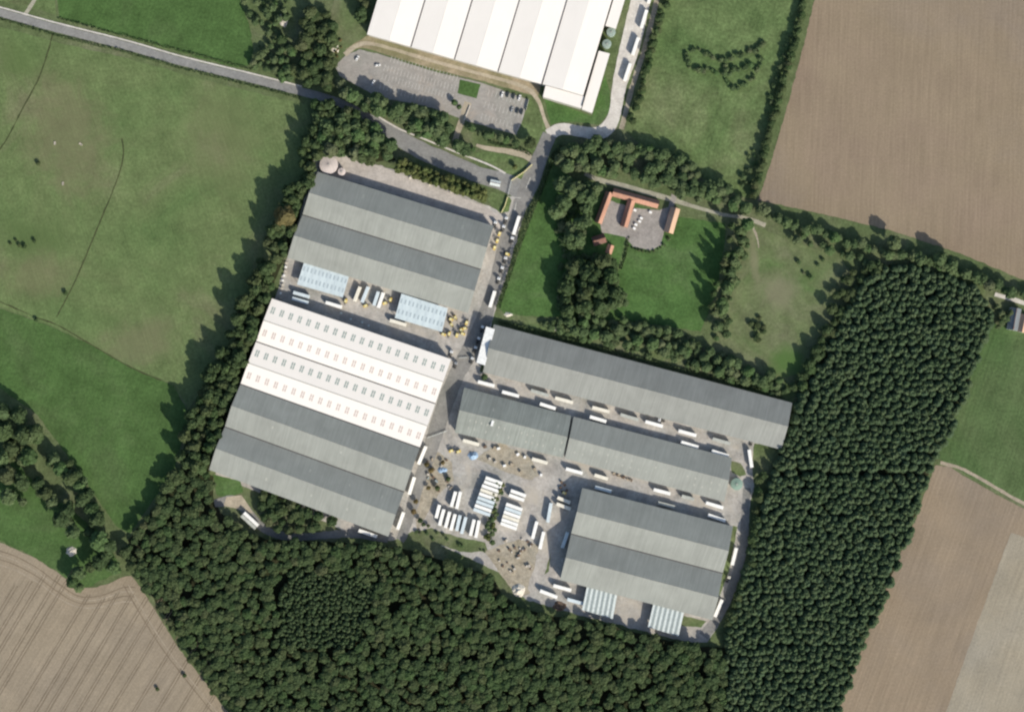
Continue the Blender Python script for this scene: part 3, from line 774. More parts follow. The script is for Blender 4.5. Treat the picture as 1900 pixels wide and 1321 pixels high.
# ------------------------------------------------------------------ farm
def cottage(name, label, cat, a, b, width, eave, rise, mat, wall='wall_brick', chimney=None, group=None, z=0.0, nwin=3):
    """gabled range with ridge from pixel a to pixel b, width metres"""
    A0 = P(*a, eave + rise); B0 = P(*b, eave + rise)
    A0.z = B0.z = 0
    mid = (A0 + B0) / 2; d = B0 - A0; L = d.length; rz = math.atan2(d.y, d.x)
    e = empty(name, mid, rz); tag(e, label, cat, group)
    n = Vector((-d.y, d.x, 0)) / L
    FOOT.append([(a[0], a[1]), (b[0], b[1]), (b[0]+1, b[1]+4), (a[0]+1, a[1]+4)])
    x, w = L / 2, width / 2
    MB().hexa([(-x,-w,0),(-x,w,0),(-x,w,eave),(-x,0,eave+rise-0.1),(-x,-w,eave)], [(x,-w,0),(x,w,0),(x,w,eave),(x,0,eave+rise-0.1),(x,-w,eave)]).build('wall', MAT[wall], e)
    ov = 0.35; k = rise / w
    for s in (-1, 1):
        q = [(-x-0.2, s*(w+ov), eave-k*ov+0.12), (x+0.2, s*(w+ov), eave-k*ov+0.12), (x+0.2, 0, eave+rise+0.12), (-x-0.2, 0, eave+rise+0.12)]
        MB().hexa([(p[0],p[1],p[2]-0.12) for p in q], q).build('roof_slope', MAT[mat], e)
        for i in range(nwin):
            wx = -x + (i + 0.5) * L / nwin
            f = MB().box(wx-0.5, wx+0.5, s*w-0.06, s*w+0.06, 0.9, 1.9).build('window', MAT['paint_white'], e)
            MB().box(wx-0.4, wx+0.4, s*w-0.08, s*w+0.08, 1.0, 1.8).build('pane', MAT['glass'], f)
    MB().box(-x-0.2, x+0.2, -0.16, 0.16, eave+rise+0.02, eave+rise+0.22).build('ridge_cap', MAT['tile_dark'], e)
    MB().box(-0.5, 0.5, w-0.05, w+0.07, 0, 2.0).build('door', MAT['door'], e)
    if chimney:
        for cx in chimney:
            c = MB().box(cx*x-0.4, cx*x+0.4, -0.4, 0.4, eave+rise*0.6, eave+rise+1.3).build('chimney', MAT['wall_brick'], e)
            MB().cyl((cx*x,0,eave+rise+1.3), (0,0,1), 0.16, 0.14, 0.4, 8).build('chimney_pot', MAT['tile_red'], c)
    return e
fg = None
cottage('stable_range', 'narrow red tiled stable range beside the farm garden trees', 'stable', (1131,357), (1110,413), 5.0, 2.6, 2.9, 'tile_red')
cottage('stable_range', 'red tiled stable range backing on to the farm lane', 'stable', (1138,356), (1222,379), 5.6, 2.6, 3.0, 'tile_red')
cottage('stable_range', 'red tiled stable range between the two farmyards', 'stable', (1172,372), (1158,420), 5.2, 2.6, 3.0, 'tile_red')
cottage('barn', 'orange tiled barn standing alone at the edge of the lawn', 'barn', (1254,386), (1241,431), 6.6, 3.2, 3.6, 'tile_pale')
cottage('farmhouse', 'farmhouse with dark roof and a pale gable among garden trees', 'house', (1101,448), (1123,441), 6.4, 4.8, 3.2, 'tile_dark', 'paint_white', chimney=(-0.8,))
cottage('outhouse', 'small red tiled outhouse behind the farmhouse', 'outhouse', (1134,455), (1129,470), 4.2, 2.4, 1.8, 'tile_red', nwin=2)
cottage('garden_shed', 'small grey roofed summer house among dark garden trees', 'shed', (1147,543), (1155,549), 4.0, 2.2, 1.2, 'slate', 'wall_clad', nwin=1)
cottage('cottage', 'slate roofed cottage at the corner of the green crop field', 'house', (1887,572), (1880,612), 7.5, 4.0, 2.6, 'slate', 'paint_white', chimney=(0.8,))
cottage('cottage', 'pale roofed cottage annexe beside the slate roofed cottage', 'house', (1903,584), (1896,616), 6.0, 3.2, 2.2, 'tile_pale', 'paint_white')
cottage('gatehouse', 'small flat pale gatehouse on the entrance road island', 'gatehouse', (910,338), (928,342), 3.6, 2.5, 0.5, 'sheet_pale', 'wall_clad', nwin=2)

# ------------------------------------------------------------------ tanks
def tank(name, label, p, r, h, mat, seg=28, cone=1.2, mats=None):
    loc = P(*p, h); loc.z = ZY
    e = empty(name, loc); tag(e, label, 'tank')
    mb = MB(); mb.cyl((0,0,0), (0,0,1), r, r, h, seg); mb.build('shell', MAT[mat], e)
    # segmented conical roof, each plate a part
    npl = 14
    for i in range(npl):
        a0, a1 = 2*math.pi*i/npl, 2*math.pi*(i+1)/npl
        R = r + 0.15
        am = (a0+a1)/2
        q = [(0.3*math.cos(am), 0.3*math.sin(am), h+cone), (R*math.cos(a0), R*math.sin(a0), h+0.02), (R*math.cos(am)*1.01, R*math.sin(am)*1.01, h+0.02), (R*math.cos(a1), R*math.sin(a1), h+0.02)]
        dz = 0.06 * (i % 2)
        MB().hexa([(x,y,z-0.1) for x,y,z in q], [(x,y,z+dz) for x,y,z in q]).build('roof_plate', MAT[mat], e)
    MB().cyl((0,0,h+cone-0.2), (0,0,1), 0.5, 0.5, 0.6, 10).build('vent', MAT['post'], e)
    lad = MB()
    for s in (-0.25, 0.25): lad.box(r+0.05, r+0.12, s-0.03, s+0.03, 0, h+0.3)
    for k in range(int(h/0.4)): lad.box(r+0.05, r+0.1, -0.25, 0.25, 0.3+k*0.4, 0.34+k*0.4)
    lad.build('ladder', MAT['post'], e)
    FOOT.append([(p[0]-r/S, p[1]-r/S), (p[0]+r/S, p[1]-r/S), (p[0]+r/S, p[1]+r/S), (p[0]-r/S, p[1]+r/S)])
    return e
tank('storage_tank', 'large round pinkish tank by the corner of the grey two-span shed', (610,306), 6.6, 5.5, 'tank_pink')
tank('storage_tank', 'small round pale tank squeezed beside the large pinkish tank', (634,319), 2.7, 4.0, 'tank_pink', 16, 0.6)
tank('storage_tank', 'round green tank beside the pine wood track', (1367,898), 4.3, 4.2, 'tank_green', 24, 0.8)
tank('cooling_tank', 'one of two round grey tanks in the white warehouse recess', (1134,60), 3.2, 6.0, 'rooflight_dark', 20, 0.6)
tank('cooling_tank', 'one of two round grey tanks in the white warehouse recess', (1126,82), 3.2, 6.0, 'rooflight_dark', 20, 0.6)
for o in [o for o in COL.objects if o.name.startswith('cooling_tank')]: o['group'] = 'tanks in the warehouse recess'

# ------------------------------------------------------------------ trailers and vehicles
def mesh_wheel():
    t = MB(); t.cyl((0,-0.15,0), (0,1,0), 0.5, 0.5, 0.3, 12)
    r = MB(); r.cyl((0,-0.17,0), (0,1,0), 0.27, 0.27, 0.34, 10)
    return t.mesh('tyre', MAT['tyre']), r.mesh('rim', MAT['rim'])
TYRE, RIM = mesh_wheel()
TR = {}
def trailer_meshes(mat):
    if mat in TR: return TR[mat]
    m = MAT[mat]
    box = bevel_mesh(MB().box(-6.8, 6.8, -1.25, 1.25, 1.15, 3.86).mesh('cargo_box', m), 0.05)
    roof = MB()
    roof.box(-6.72, 6.72, -1.17, 1.17, 3.84, 3.92)
    roofm = bevel_mesh(roof.mesh('roof', m), 0.03)
    rib = MB().box(-0.06, 0.06, -1.2, 1.2, 3.9, 3.955).mesh('roof_rib', MAT['trailer_dull'] if mat != 'trailer_dull' else MAT['post'])
    ch = MB()
    for s in (-0.5, 0.5): ch.box(-6.6, 6.6, s-0.09, s+0.09, 0.86, 1.17)
    for x in (-6, -4.5, -3, -1, 1, 3, 5, 6.4): ch.box(x-0.06, x+0.06, -1.15, 1.15, 0.95, 1.16)
    chm = ch.mesh('chassis', MAT['chassis'])
    leg = MB().box(-0.09, 0.09, -0.09, 0.09, 0.06, 0.95).box(-0.18, 0.18, -0.18, 0.18, 0.0, 0.07).mesh('landing_leg', MAT['post'])
    bar = MB().box(-6.78, -6.66, -1.2, 1.2, 0.45, 0.62).box(-6.74,-6.66,-0.5,-0.4,0.6,0.98).box(-6.74,-6.66,0.4,0.5,0.6,0.98).mesh('bumper', MAT['paint_white'])
    door = MB().box(-6.86, -6.79, 0.02, 1.2, 1.2, 3.8).mesh('rear_door', m)
    TR[mat] = (box, roofm, rib, chm, leg, bar, door)
    return TR[mat]

def trailer(p, q, label, group, mat='trailer_white', z=ZY, L=None):
    """semi-trailer along pixels p -> q (roof ends); front at p"""
    a = P(*p, 3.9 + z); b = P(*q, 3.9 + z)
    d = a - b; rz = math.atan2(d.y, d.x)
    ln = d.length if L is None else L
    c = (a + b) / 2; c.z = z
    sc = min(1.06, max(0.68, ln / 13.6))
    e = empty('semi_trailer', c, rz, (sc, 1.0, 1.0))
    tag(e, label, 'trailer', group)
    box, roof, rib, ch, leg, bar, door = trailer_meshes(mat)
    link('cargo_box', box, e)
    r = link('roof', roof, e)
    link('chassis', ch, e); link('bumper', bar, e)
    dr = link('rear_door', door, e)
    dr2 = link('rear_door', door, e); dr2.location.y = -1.22
    for s in (-0.7, 0.7):
        l = link('landing_leg', leg, e); l.location = (3.6, s, 0)
    for x in (-5.1, -3.8, -2.5):
        for s in (-1, 1):
            w = link('wheel', TYRE, e); w.location = (x, s*1.02, 0.5); w.scale = (1/sc, 1, 1)
            link('rim', RIM, w)
    return e, c, rz, sc

TT = {}
def tractor_meshes(mat):
    if mat in TT: return TT[mat]
    m = MAT[mat]
    cab = MB(); cab.hexa([(0.9,-1.2,0.7),(3.0,-1.2,0.7),(3.0,1.2,0.7),(0.9,1.2,0.7)], [(0.9,-1.18,3.2),(2.75,-1.12,3.2),(2.75,1.12,3.2),(0.9,1.18,3.2)])
    cabm = bevel_mesh(cab.mesh('cab', m), 0.12, 2)
    defl = MB().hexa([(1.0,-1.1,3.18),(2.5,-1.0,3.18),(2.5,1.0,3.18),(1.0,1.1,3.18)], [(1.0,-1.05,3.75),(1.5,-0.9,3.75),(1.5,0.9,3.75),(1.0,1.05,3.75)]).mesh('roof_deflector', m)
    scr = MB().hexa([(2.93,-1.05,1.75),(3.02,-1.05,1.75),(3.02,1.05,1.75),(2.93,1.05,1.75)], [(2.78,-1.0,2.8),(2.86,-1.0,2.8),(2.86,1.0,2.8),(2.78,1.0,2.8)]).mesh('windscreen', MAT['glass'])
    ch = MB()
    for s in (-0.42, 0.42): ch.box(-3.0, 2.6, s-0.1, s+0.1, 0.65, 0.95)
    ch.box(-2.2, -1.0, -0.55, 0.55, 0.93, 1.12); ch.box(-0.4, 0.7, -1.15, -0.55, 0.5, 1.0); ch.box(-0.4, 0.7, 0.55, 1.15, 0.5, 1.0)
    TT[mat] = (cabm, defl, scr, ch.mesh('chassis', MAT['chassis']))
    return TT[mat]
def tractor(p, ang, label, group, mat='car_white', z=ZY):
    """tractor unit; ang in picture degrees, 0 = right, 90 = up"""
    loc = P(*p, 3) ; loc.z = z
    e = empty('truck_tractor', loc, math.radians(ang)); tag(e, label, 'truck', group)
    cab, de, sc, ch = tractor_meshes(mat)
    c = link('cab', cab, e); link('windscreen', sc, c); link('roof_deflector', de, e); link('chassis', ch, e)
    for x, n in ((2.1, 1), (-1.6, 1)):
        for s in (-1, 1):
            w = link('wheel', TYRE, e); w.location = (x, s*1.0, 0.5); link('rim', RIM, w)
    return e

CARS = {}
def car(p, ang, label, group, mat, z=ZR):
    if mat not in CARS:
        m = MAT[mat]
        b = MB().hexa([(-2.1,-0.85,0.35),(2.15,-0.85,0.35),(2.15,0.85,0.35),(-2.1,0.85,0.35)], [(-2.05,-0.82,0.95),(2.0,-0.78,0.85),(2.0,0.78,0.85),(-2.05,0.82,0.95)])
        g_ = MB().hexa([(-1.7,-0.76,0.9),(1.0,-0.76,0.86),(1.0,0.76,0.86),(-1.7,0.76,0.9)], [(-1.3,-0.62,1.38),(0.3,-0.62,1.38),(0.3,0.62,1.38),(-1.3,0.62,1.38)])
        r_ = MB().hexa([(-1.32,-0.64,1.37),(0.32,-0.64,1.37),(0.32,0.64,1.37),(-1.32,0.64,1.37)], [(-1.2,-0.58,1.46),(0.2,-0.58,1.46),(0.2,0.58,1.46),(-1.2,0.58,1.46)])
        CARS[mat] = (bevel_mesh(b.mesh('body', m), 0.1, 2), g_.mesh('windows', MAT['glass']), r_.mesh('roof', m))
    loc = P(*p); loc.z = z
    e = empty('parked_car', loc, math.radians(ang)); tag(e, label, 'car', group)
    b, g_, r_ = CARS[mat]
    link('body', b, e); link('windows', g_, e); link('roof', r_, e)
    for x in (-1.35, 1.35):
        for s in (-1, 1):
            w = link('wheel', TYRE, e); w.location = (x, s*0.76, 0.32); w.scale = (0.64, 0.64, 0.64); link('rim', RIM, w)

FK = {}
def forklift(p, ang, label, group, z=ZY, mat='yellow'):
    if mat not in FK:
        body = bevel_mesh(MB().box(-1.5, 0.9, -0.75, 0.75, 0.35, 1.35).box(-1.6,-0.9,-0.7,0.7,0.5,1.65).mesh('body', MAT[mat]), 0.06)
        roof = MB().box(-0.9, 0.7, -0.65, 0.65, 2.35, 2.45).mesh('cab_roof', MAT['pale_yellow'])
        post = MB()
        for x in (-0.85, 0.6):
            for y in (-0.6, 0.6): post.box(x-0.05, x+0.05, y-0.05, y+0.05, 1.3, 2.37)
        mast = MB()
        for y in (-0.4, 0.4): mast.box(1.0, 1.18, y-0.08, y+0.08, 0.1, 3.0)
        mast.box(1.0,1.18,-0.4,0.4,2.85,3.0).box(0.85,1.05,-0.35,0.35,0.5,0.7)
        fork = MB()
        for y in (-0.3, 0.3): fork.box(1.18, 2.4, y-0.07, y+0.07, 0.08, 0.16)
        fork.box(1.16,1.24,-0.5,0.5,0.1,0.9)
        FK[mat] = (body, roof, post.mesh('cab_frame', MAT['chassis']), mast.mesh('mast', MAT['chassis']), fork.mesh('fork', MAT['chassis']))
    loc = P(*p, 2); loc.z = z
    e = empty('forklift_truck', loc, math.radians(ang), 1.25); tag(e, label, 'forklift', group)
    for nme, m in zip(('body', 'cab_roof', 'cab_frame', 'mast', 'fork'), FK[mat]): link(nme, m, e)
    for x in (-1.05, 0.65):
        for s in (-1, 1):
            w = link('wheel', TYRE, e); w.location = (x, s*0.68, 0.4); w.scale = (0.8, 0.8, 0.8); link('rim', RIM, w)

# trailers: two stacked blocks either side of the leafy strip
dv = Vector((170, 60)).normalized()
for i in range(9):
    t = i / 8
    a = Vector((lerp(899.5, 878.5, t) + (1.5 if i < 2 else 0), lerp(886, 944.5, t)))
    b = a + dv * 33
    trailer(tuple(b), tuple(a), 'white semi-trailer in the block of nine between dirt and leafy strip', 'block of nine trailers', ('trailer_white','trailer_white','trailer_white','trailer_cream','trailer_white','trailer_blue','trailer_blue','trailer_white','trailer_blue','trailer_blue')[i])
for i in range(2):
    a = Vector((947.5 - 3*i, 910 + 8*i)); b = a + dv * 30
    trailer(tuple(b), tuple(a), 'white semi-trailer, one of the pair ahead of the block of six', 'pair of trailers beside the leafy strip', 'trailer_white')
for i in range(6):
    a = Vector((939 - 2.05*i, 935 + 7.1*i)); b = a + dv * 32
    trailer(tuple(b), tuple(a), 'white semi-trailer in the block of six beyond the leafy strip', 'block of six trailers', ('trailer_white','trailer_blue','trailer_white','trailer_cream','trailer_white','trailer_white')[i])
Z4 = lambda x, y: (740 + x / 5.503, 860 + y / 5.503)
row = [((415,420),(380,555)),((460,465),(415,630)),((520,490),(475,655)),((575,515),(530,680)),((625,525),(590,685)),((685,545),(640,715)),((770,570),(730,735)),((820,580),(785,755))]
for i, (a, b) in enumerate(row):
    if i == 0:
        trailer(Z4(*a), Z4(*b), 'shorter white trailer at the end of the row of eight', None, 'trailer_white')
    else:
        trailer(Z4(*a), Z4(*b), 'white semi-trailer in the row standing on the grass edge', 'row of trailers on the grass edge', 'trailer_white' if i not in (4, 5) else 'trailer_blue')
for a, b in (((580,285),(535,440)),((630,285),(590,460))):
    trailer(Z4(*a), Z4(*b), 'white semi-trailer, one of a pair behind the row of eight', 'pair of trailers behind the row', 'trailer_white')
for (a, b), lb in zip([((1555,400),(1520,600)),((1410,590),(1365,765)),((1480,695),(1440,870))],
                      ['pale semi-trailer alone on the yard beside the brown dirt strip','white semi-trailer alone beside the block of six trailers','white semi-trailer alone at the edge of the scrap heap']):
    trailer(Z4(*a), Z4(*b), lb, None, 'trailer_blue' if '1555' in str(a) else 'trailer_white')
for a, b in (((1750,400),(1620,345)),((1755,465),(1610,410))):
    trailer(Z4(*a), Z4(*b), 'short cream trailer, one of a pair by the yellow loader', 'pair of cream trailers', 'trailer_cream')
trailer(Z4(1725,700), Z4(1670,860), 'pale trailer standing in the shadow of the two-span shed', None, 'trailer_blue')
for (a, b), lb in zip([((790.6,827),(776,862)),((768.8,885),(759,917)),((748.8,950),(737.5,982))],
                      ['white semi-trailer against the big shed, near the roadway line','white semi-trailer against the big shed, middle of three','white semi-trailer against the big shed, at the wood corner']):
    trailer(a, b, lb, None, 'trailer_white', ZR)
trailer((701.6,996), (663.4,983), 'white semi-trailer alone on the forest track by the big shed', None, 'trailer_white')
trailer((479,975), (452.7,951), 'white semi-trailer of the pair at the forest track turning', None, 'trailer_white')
trailer((474,980), (447.7,956), 'grey semi-trailer of the pair at the forest track turning', None, 'trailer_dull')
for a, b in (((573.9,551),(544,542.5)),((572,562),(541.8,553.5))):
    trailer(a, b, 'pale semi-trailer, one of a pair behind the white roof', 'pair of trailers behind the white roof', 'trailer_blue')
trailer((634,570), (604,561), 'pale semi-trailer alone beside the first blue canopy', None, 'trailer_white')
for (a, b), m in zip([((668,532),(657.5,559)),((683,532),(671.4,561)),((702,541),(693.6,567)),((711,543),(701.5,571))], ['trailer_cream','trailer_blue','trailer_blue','trailer_white']):
    trailer(a, b, 'pale trailer in the row between the two blue canopies', 'trailers between the blue canopies', m)
trailer((753.5,603), (723,594), 'dull white trailer in front of the second blue canopy', None, 'trailer_cream')
trailer((963.6,401), (952.7,435), 'long white trailer on the entrance road beside the hedge', None, 'trailer_white', ZR)
trailer((918,540), (909,570), 'white trailer near the corner of the farm hedge', None, 'trailer_white', ZY)
for (a, b) in [((1200,19),(1190,52)),((1184.6,70),(1174,102)),((1169.6,118),(1159,150)),((1212,-24),(1203,6))]:
    trailer(a, b, 'pale trailer parked along the concrete road by the white warehouse', 'trailers on the concrete road', 'trailer_white', ZR)
alley = [((886.6,708),(917.5,716)),((931.5,726.6),(963,735)),((1001.7,749),(1031,758)),((1094.5,773),(1125,782)),((1264,820),(1296,829.5)),((1321,836.5),(1352,846))]
for a, b in alley:
    trailer(b, a, 'white trailer along the back of the stained and grey single-span sheds', 'trailers behind the single-span sheds', 'trailer_white')
alley2 = [((985,724),(1018,734)),((1030,738),(1063,747)),((1099,755.6),(1131,764)),((1151,769),(1185,779)),((1197.5,782),(1230,791)),((1259,799),(1292,808)),((1322,814),(1355,823))]
for a, b in alley2:
    trailer(b, a, 'dull pale trailer parked along the front of the longest shed', 'trailers along the longest shed', rng.choice(('trailer_cream','trailer_dull','trailer_dull','trailer_white')))
trailer((1390,834), (1395,867), 'narrow white trailer near the green tank', None, 'trailer_white')
for (a, b), m in zip([((1050,869.5),(1081,878)),((1103,881),(1128,888.6)),((1213,908),(1244,916)),((1265,920),(1288,926.5)),((1310,932.5),(1342,942))], ['trailer_white','trailer_cream','trailer_white','trailer_dull','trailer_white']):
    trailer(b, a, 'trailer parked along the front of the shed by the green tank', 'trailers in front of the tank shed', m)
for (a, b), m, lb in zip([((1104,903.6),(1134.5,912)),((1221,932.5),(1252,940.5)),((1314,955),(1346,966))], ['trailer_blue','trailer_dull','trailer_white'],
                     ['pale blue trailer tucked behind the striped-canopy shed','dull green-grey trailer in shade behind the striped-canopy shed','white trailer behind the striped-canopy shed near the ring road']):
    trailer(b, a, lb, None, m)
trailer((1366.5,1016), (1358.5,1048), 'pale trailer on the ring road half way along the pine wood', None, 'trailer_white', ZR)
trailer((1340,1112), (1326.5,1144), 'pale trailer on the ring road at the striped-canopy shed corner', None, 'trailer_white', ZR)
for (a, b), m, lb in zip([((1026.8,1086),(1060,1095)),((1002,1095.7),(1034,1108)),((1052.6,1111.5),(1083,1120))], ['trailer_white','trailer_white','trailer_blue'],
                     ['white trailer tight against the corner of the two-span shed','white trailer on the bend beside the sand heap','pale blue trailer end-on to the striped canopy']):
    trailer(b, a, lb, None, m)
trailer((889,825), (859,816.5), 'pale trailer beside the stained shed and blue tarpaulin', None, 'trailer_cream')
trailer((1016,859), (987,851), 'pale trailer at the end of the stained shed', None, 'trailer_cream')

# tractor units, forklifts and cars
for p, lb in zip([(938,409),(933,424.5),(949,446)], ['white truck cab parked by the yellow fence','white truck cab parked outside the grey two-span shed corner','white truck cab behind the long trailer on the entrance road']):
    tractor(p, 70, lb, None)
for i, p in enumerate([(936.5,483),(930.5,501),(924,521)]):
    tractor(p, 72, 'white truck cab in the line along the farm hedge', 'truck cabs along the hedge')
for p in [(894,611),(887,632),(881,649),(875,669)]:
    tractor(p, 70, 'white truck cab in the line beside the white end canopy', 'truck cabs beside the end canopy', 'car_white')
tractor((918,417), 75, 'white truck cab against the corner of the grey two-span shed', None)
tractor((836,657), 70, 'white truck cab at the corner of the white roofed shed', None)
tractor((844.5,678), 70, 'grey truck cab beside the white roofed shed', None, 'car_grey')
tractor((1394,821), 85, 'cream truck cab by the end of the longest shed', None, 'trailer_cream')
tractor((1228,780), 165, 'white truck cab close to the front of the longest shed', None)
tractor((1351,1075), 68, 'pale truck cab on the ring road between two trailers', None, 'trailer_cream', ZR)
for p in [(927,433),(923,446),(918,459),(940.5,471)]:
    forklift(p, rng.choice((70, 160, 250)), 'yellow forklift in the line outside the grey two-span shed', 'forklifts outside the two-span shed')
for p in [(836,592),(845,590),(838,603),(866,598),(863,609),(858,619),(848,621),(833,620),(822,620),(856,613)]:
    forklift(p, rng.choice((20, 70, 160, 250, 300)), 'yellow forklift in the cluster beside the blue canopy', 'forklifts beside the canopy')
for p in [(724,557),(715,562),(641,559),(679,567)]:
    forklift(p, rng.choice((20, 70, 250)), 'yellow forklift among the trailers between the blue canopies', 'forklifts between the canopies')
forklift((838,836), 20, 'yellow forklift of the pair near the blue tarpaulin', 'forklifts by the tarpaulin')
forklift((850,838), 200, 'yellow forklift of the pair near the blue tarpaulin', 'forklifts by the tarpaulin')
forklift((1046,914), 150, 'yellow loader beside the two cream trailers', None)
for p, m, lb in [((932,176),'car_white','white car at the end of the row by the footpath'),((942,176),'car_dark','dark car beside the white car in the four-car row'),((953,179),'car_dark','dark car between another dark car and a white car'),((964,182),'car_white','white car closest to the white screen'),
              ((950,204),'car_grey','silver car in the row of three'),((960,206),'car_dark','dark car in the middle of the row of three'),((968,208),'car_dark','dark car beside the white screen in the row of three')]:
    car(p, 73, lb, 'cars in the car park', m, ZR+0.005)
for p, lb in [((663,109),'small white van parked beside the car park rubble'),((701,122),'white car alone on the open car park'),((692.5,154),'white car beside the car park hedge')]:
    car(p, 10 if p[0] == 701 else 60, lb, None, 'car_white', ZR+0.005)

# white screens on the car park edge, each a post-and-panel run
def panel_run(name, label, cat, pts, h, mat, step=3.0, z=ZY, thick=0.08, group=None, postmat='post', solid=True):
    w = [P(*p) for p in pts]
    e = empty(name, (w[0].x, w[0].y, z)); tag(e, label, cat, group)
    b = Vector((w[0].x, w[0].y, 0))
    for a, c in zip(w[:-1], w[1:]):
        d = c - a; L = d.length; n = max(1, round(L / step)); ang = math.atan2(d.y, d.x)
        for i in range(n):
            m = a + d * ((i + 0.5) / n) - b
            o = MB().box(-L/n/2*0.97, L/n/2*0.97, -thick/2, thick/2, 0.05, h) if solid else MB().box(-L/n/2, L/n/2, -thick/2, thick/2, h*0.42, h*0.55).box(-L/n/2, L/n/2, -thick/2, thick/2, h*0.88, h)
            o = o.build('panel' if solid else 'rail', MAT[mat], e); o.location = (m.x, m.y, 0); o.rotation_euler = (0, 0, ang)
            for t in ((i / n,) if i < n - 1 else (i / n, 1.0)):
                pp = a + d * t - b
                k = MB().box(-0.07, 0.07, -0.09, 0.09, 0.0, h + 0.08).build('post', MAT[postmat], e); k.location = (pp.x, pp.y, 0); k.rotation_euler = (0, 0, ang)
    return e
panel_run('screen', 'angled white screen at the end of the car park rows', 'screen', [(981,185),(976,206)], 2.0, 'paint_white', 2.4, ZR)
panel_run('screen', 'pale low wall along the car park entry', 'wall', [(872,197),(861,224)], 0.9, 'pale_concrete', 2.4, ZR, 0.6)
panel_run('yellow_fence', 'pale yellow fence across the entrance verge', 'fence', [(987,306),(972,320),(955,331),(949,335)], 1.8, 'pale_yellow', 3.0, ZR+0.01, 0.5, postmat='pale_yellow')
panel_run('yellow_fence', 'pale yellow fence from the gate to the truck cabs', 'fence', [(942,366),(937,382),(930,396)], 1.8, 'pale_yellow', 3.0, ZR+0.01, 0.5, postmat='pale_yellow')
panel_run('site_gate', 'pale grey sliding gate across the entrance road', 'gate', [(949,335),(946,348),(942.5,363)], 1.6, 'sheet_pale', 3.0, ZR, 0.22, solid=False)
panel_run('site_gate', 'pale barrier across the works road beside the white roof', 'gate', [(793,812),(829,799)], 1.4, 'sheet_pale', 3.0, ZR, 0.3, solid=False)
panel_run('site_gate', 'pale barrier between the white roofed shed and truck cabs', 'gate', [(852,664),(868,663)], 1.4, 'sheet_pale', 3.0, ZR, 0.3, solid=False)
# road markings at the works junction
mk = [o for o in COL.objects if o.name == 'works_road'][0]
for pts in ([(942,365),(966,368)], [(958,376),(955,392)], [(984,330),(976,350)]):
    ribbon('stop_line', pts, 1.2, ZM, MAT['line_white'], 0, parent=mk)

# ------------------------------------------------------------------ stacks, heaps and scrap
def crate(p, size, ang, label, group, mat, z=ZY, name='pallet_stack', cat='pallets'):
    loc = P(*p, size[2]); loc.z = z
    e = empty(name, loc, math.radians(ang)); tag(e, label, cat, group)
    x, y, h = size[0]/2, size[1]/2, size[2]
    nl = max(2, int(h / 0.45))
    for i in range(nl):
        k = rng.uniform(0.9, 1.0)
        o = MB().box(-x*k, x*k, -y*k, y*k, h*i/nl + (0.03 if i else 0), h*(i+1)/nl).build('layer', MAT[mat], e)
        o.rotation_euler = (0, 0, rng.uniform(-0.06, 0.06))
def heap(name, label, cat, p, rx, ry, h, mat, n=16, rough=0.35, z=ZY, seed=0):
    loc = P(*p); loc.z = z
    mb = MB(); m = 7
    mb.v.append((0, 0, h))
    for k in range(1, m+1):
        t = k / m
        for i in range(n):
            a = 2*math.pi*i/n
            d = 1 + rough * mnoise.noise(Vector((math.cos(a)*1.6, math.sin(a)*1.6, seed + t)))
            zz = h * (1 - t**1.2) * (1 + rough * 1.4 * mnoise.noise(Vector((math.cos(a)*t*3, math.sin(a)*t*3, seed*3.1))))
            mb.v.append((rx*t*d*math.cos(a), ry*t*d*math.sin(a), max(0.0, zz) if k < m else -0.02))
    for i in range(n):
        mb.f.append((0, 1+i, 1+(i+1) % n))
    for k in range(m-1):
        for i in range(n):
            a = 1+k*n+i; b = 1+k*n+(i+1) % n
            mb.f.append((a, a+n, b+n, b))
    o = mb.build(name, MAT[mat]); o.location = loc
    return tag(o, label, cat)
heap('sand_heap', 'pale round sand heap at the edge of the wood', 'heap', (962,1094), 5.2, 4.6, 2.6, 'sand', seed=2)
heap('tarpaulin_pile', 'pile under a blue tarpaulin in front of the stained shed', 'pile', (878,845), 4.4, 3.0, 2.4, 'tarp_blue', 14, 0.3, seed=5)
heap('tarpaulin_pile', 'smaller blue sheeted pile among the scrap bushes', 'pile', (820,872), 3.6, 2.4, 1.8, 'tarp_blue', 14, 0.3, seed=8)
heap('rubble_heap', 'pinkish rubble heap between the park trees', 'heap', (132,1022), 3.8, 3.4, 1.8, 'pale_stone', 14, 0.6, 0.04, seed=11)
heap('rubble_heap', 'orange-brown soil heap beside the striped canopy trailers', 'heap', (1038,1124), 5.0, 3.2, 1.6, 'rust', 14, 0.5, seed=14)
heap('rubble_heap', 'pale rubble heap on the waste ground by the pasture road', 'heap', (526,38), 3.4, 5.0, 1.2, 'pale_stone', 14, 0.6, 0.0, seed=17)
heap('rubble_heap', 'tan rubble heap beside the car park corner', 'heap', (622,88), 3.0, 5.0, 1.2, 'sand', 14, 0.6, 0.06, seed=19)
heap('rubble_heap', 'pale rubble by the hedge corner beside the longest shed', 'heap', (943,584), 3.0, 1.8, 1.0, 'sand', 12, 0.5, 0.05, seed=23)
heap('rubble_heap', 'pale rubble patch beside the farm hedge near the longest shed', 'heap', (1036,610), 3.2, 2.4, 1.0, 'sand', 12, 0.6, 0.05, seed=29)
for i, (x, y, a) in enumerate([(900,829,20),(917,831,60),(925,832,10),(961,843,30),(974,848,70),(936,864,15),(966,876,40),(1004,881,80),(992,870,20),(949,862,60),(919,857,30),(909,851,0)]):
    crate((x, y), (rng.uniform(1.6, 2.6), rng.uniform(1.4, 2.2), rng.uniform(1.2, 2.4)), a, 'stack of goods on the dusty yard in front of the stained shed', 'stacks in front of the stained shed', rng.choice(('timber','pale_stone','rust','wrap')))
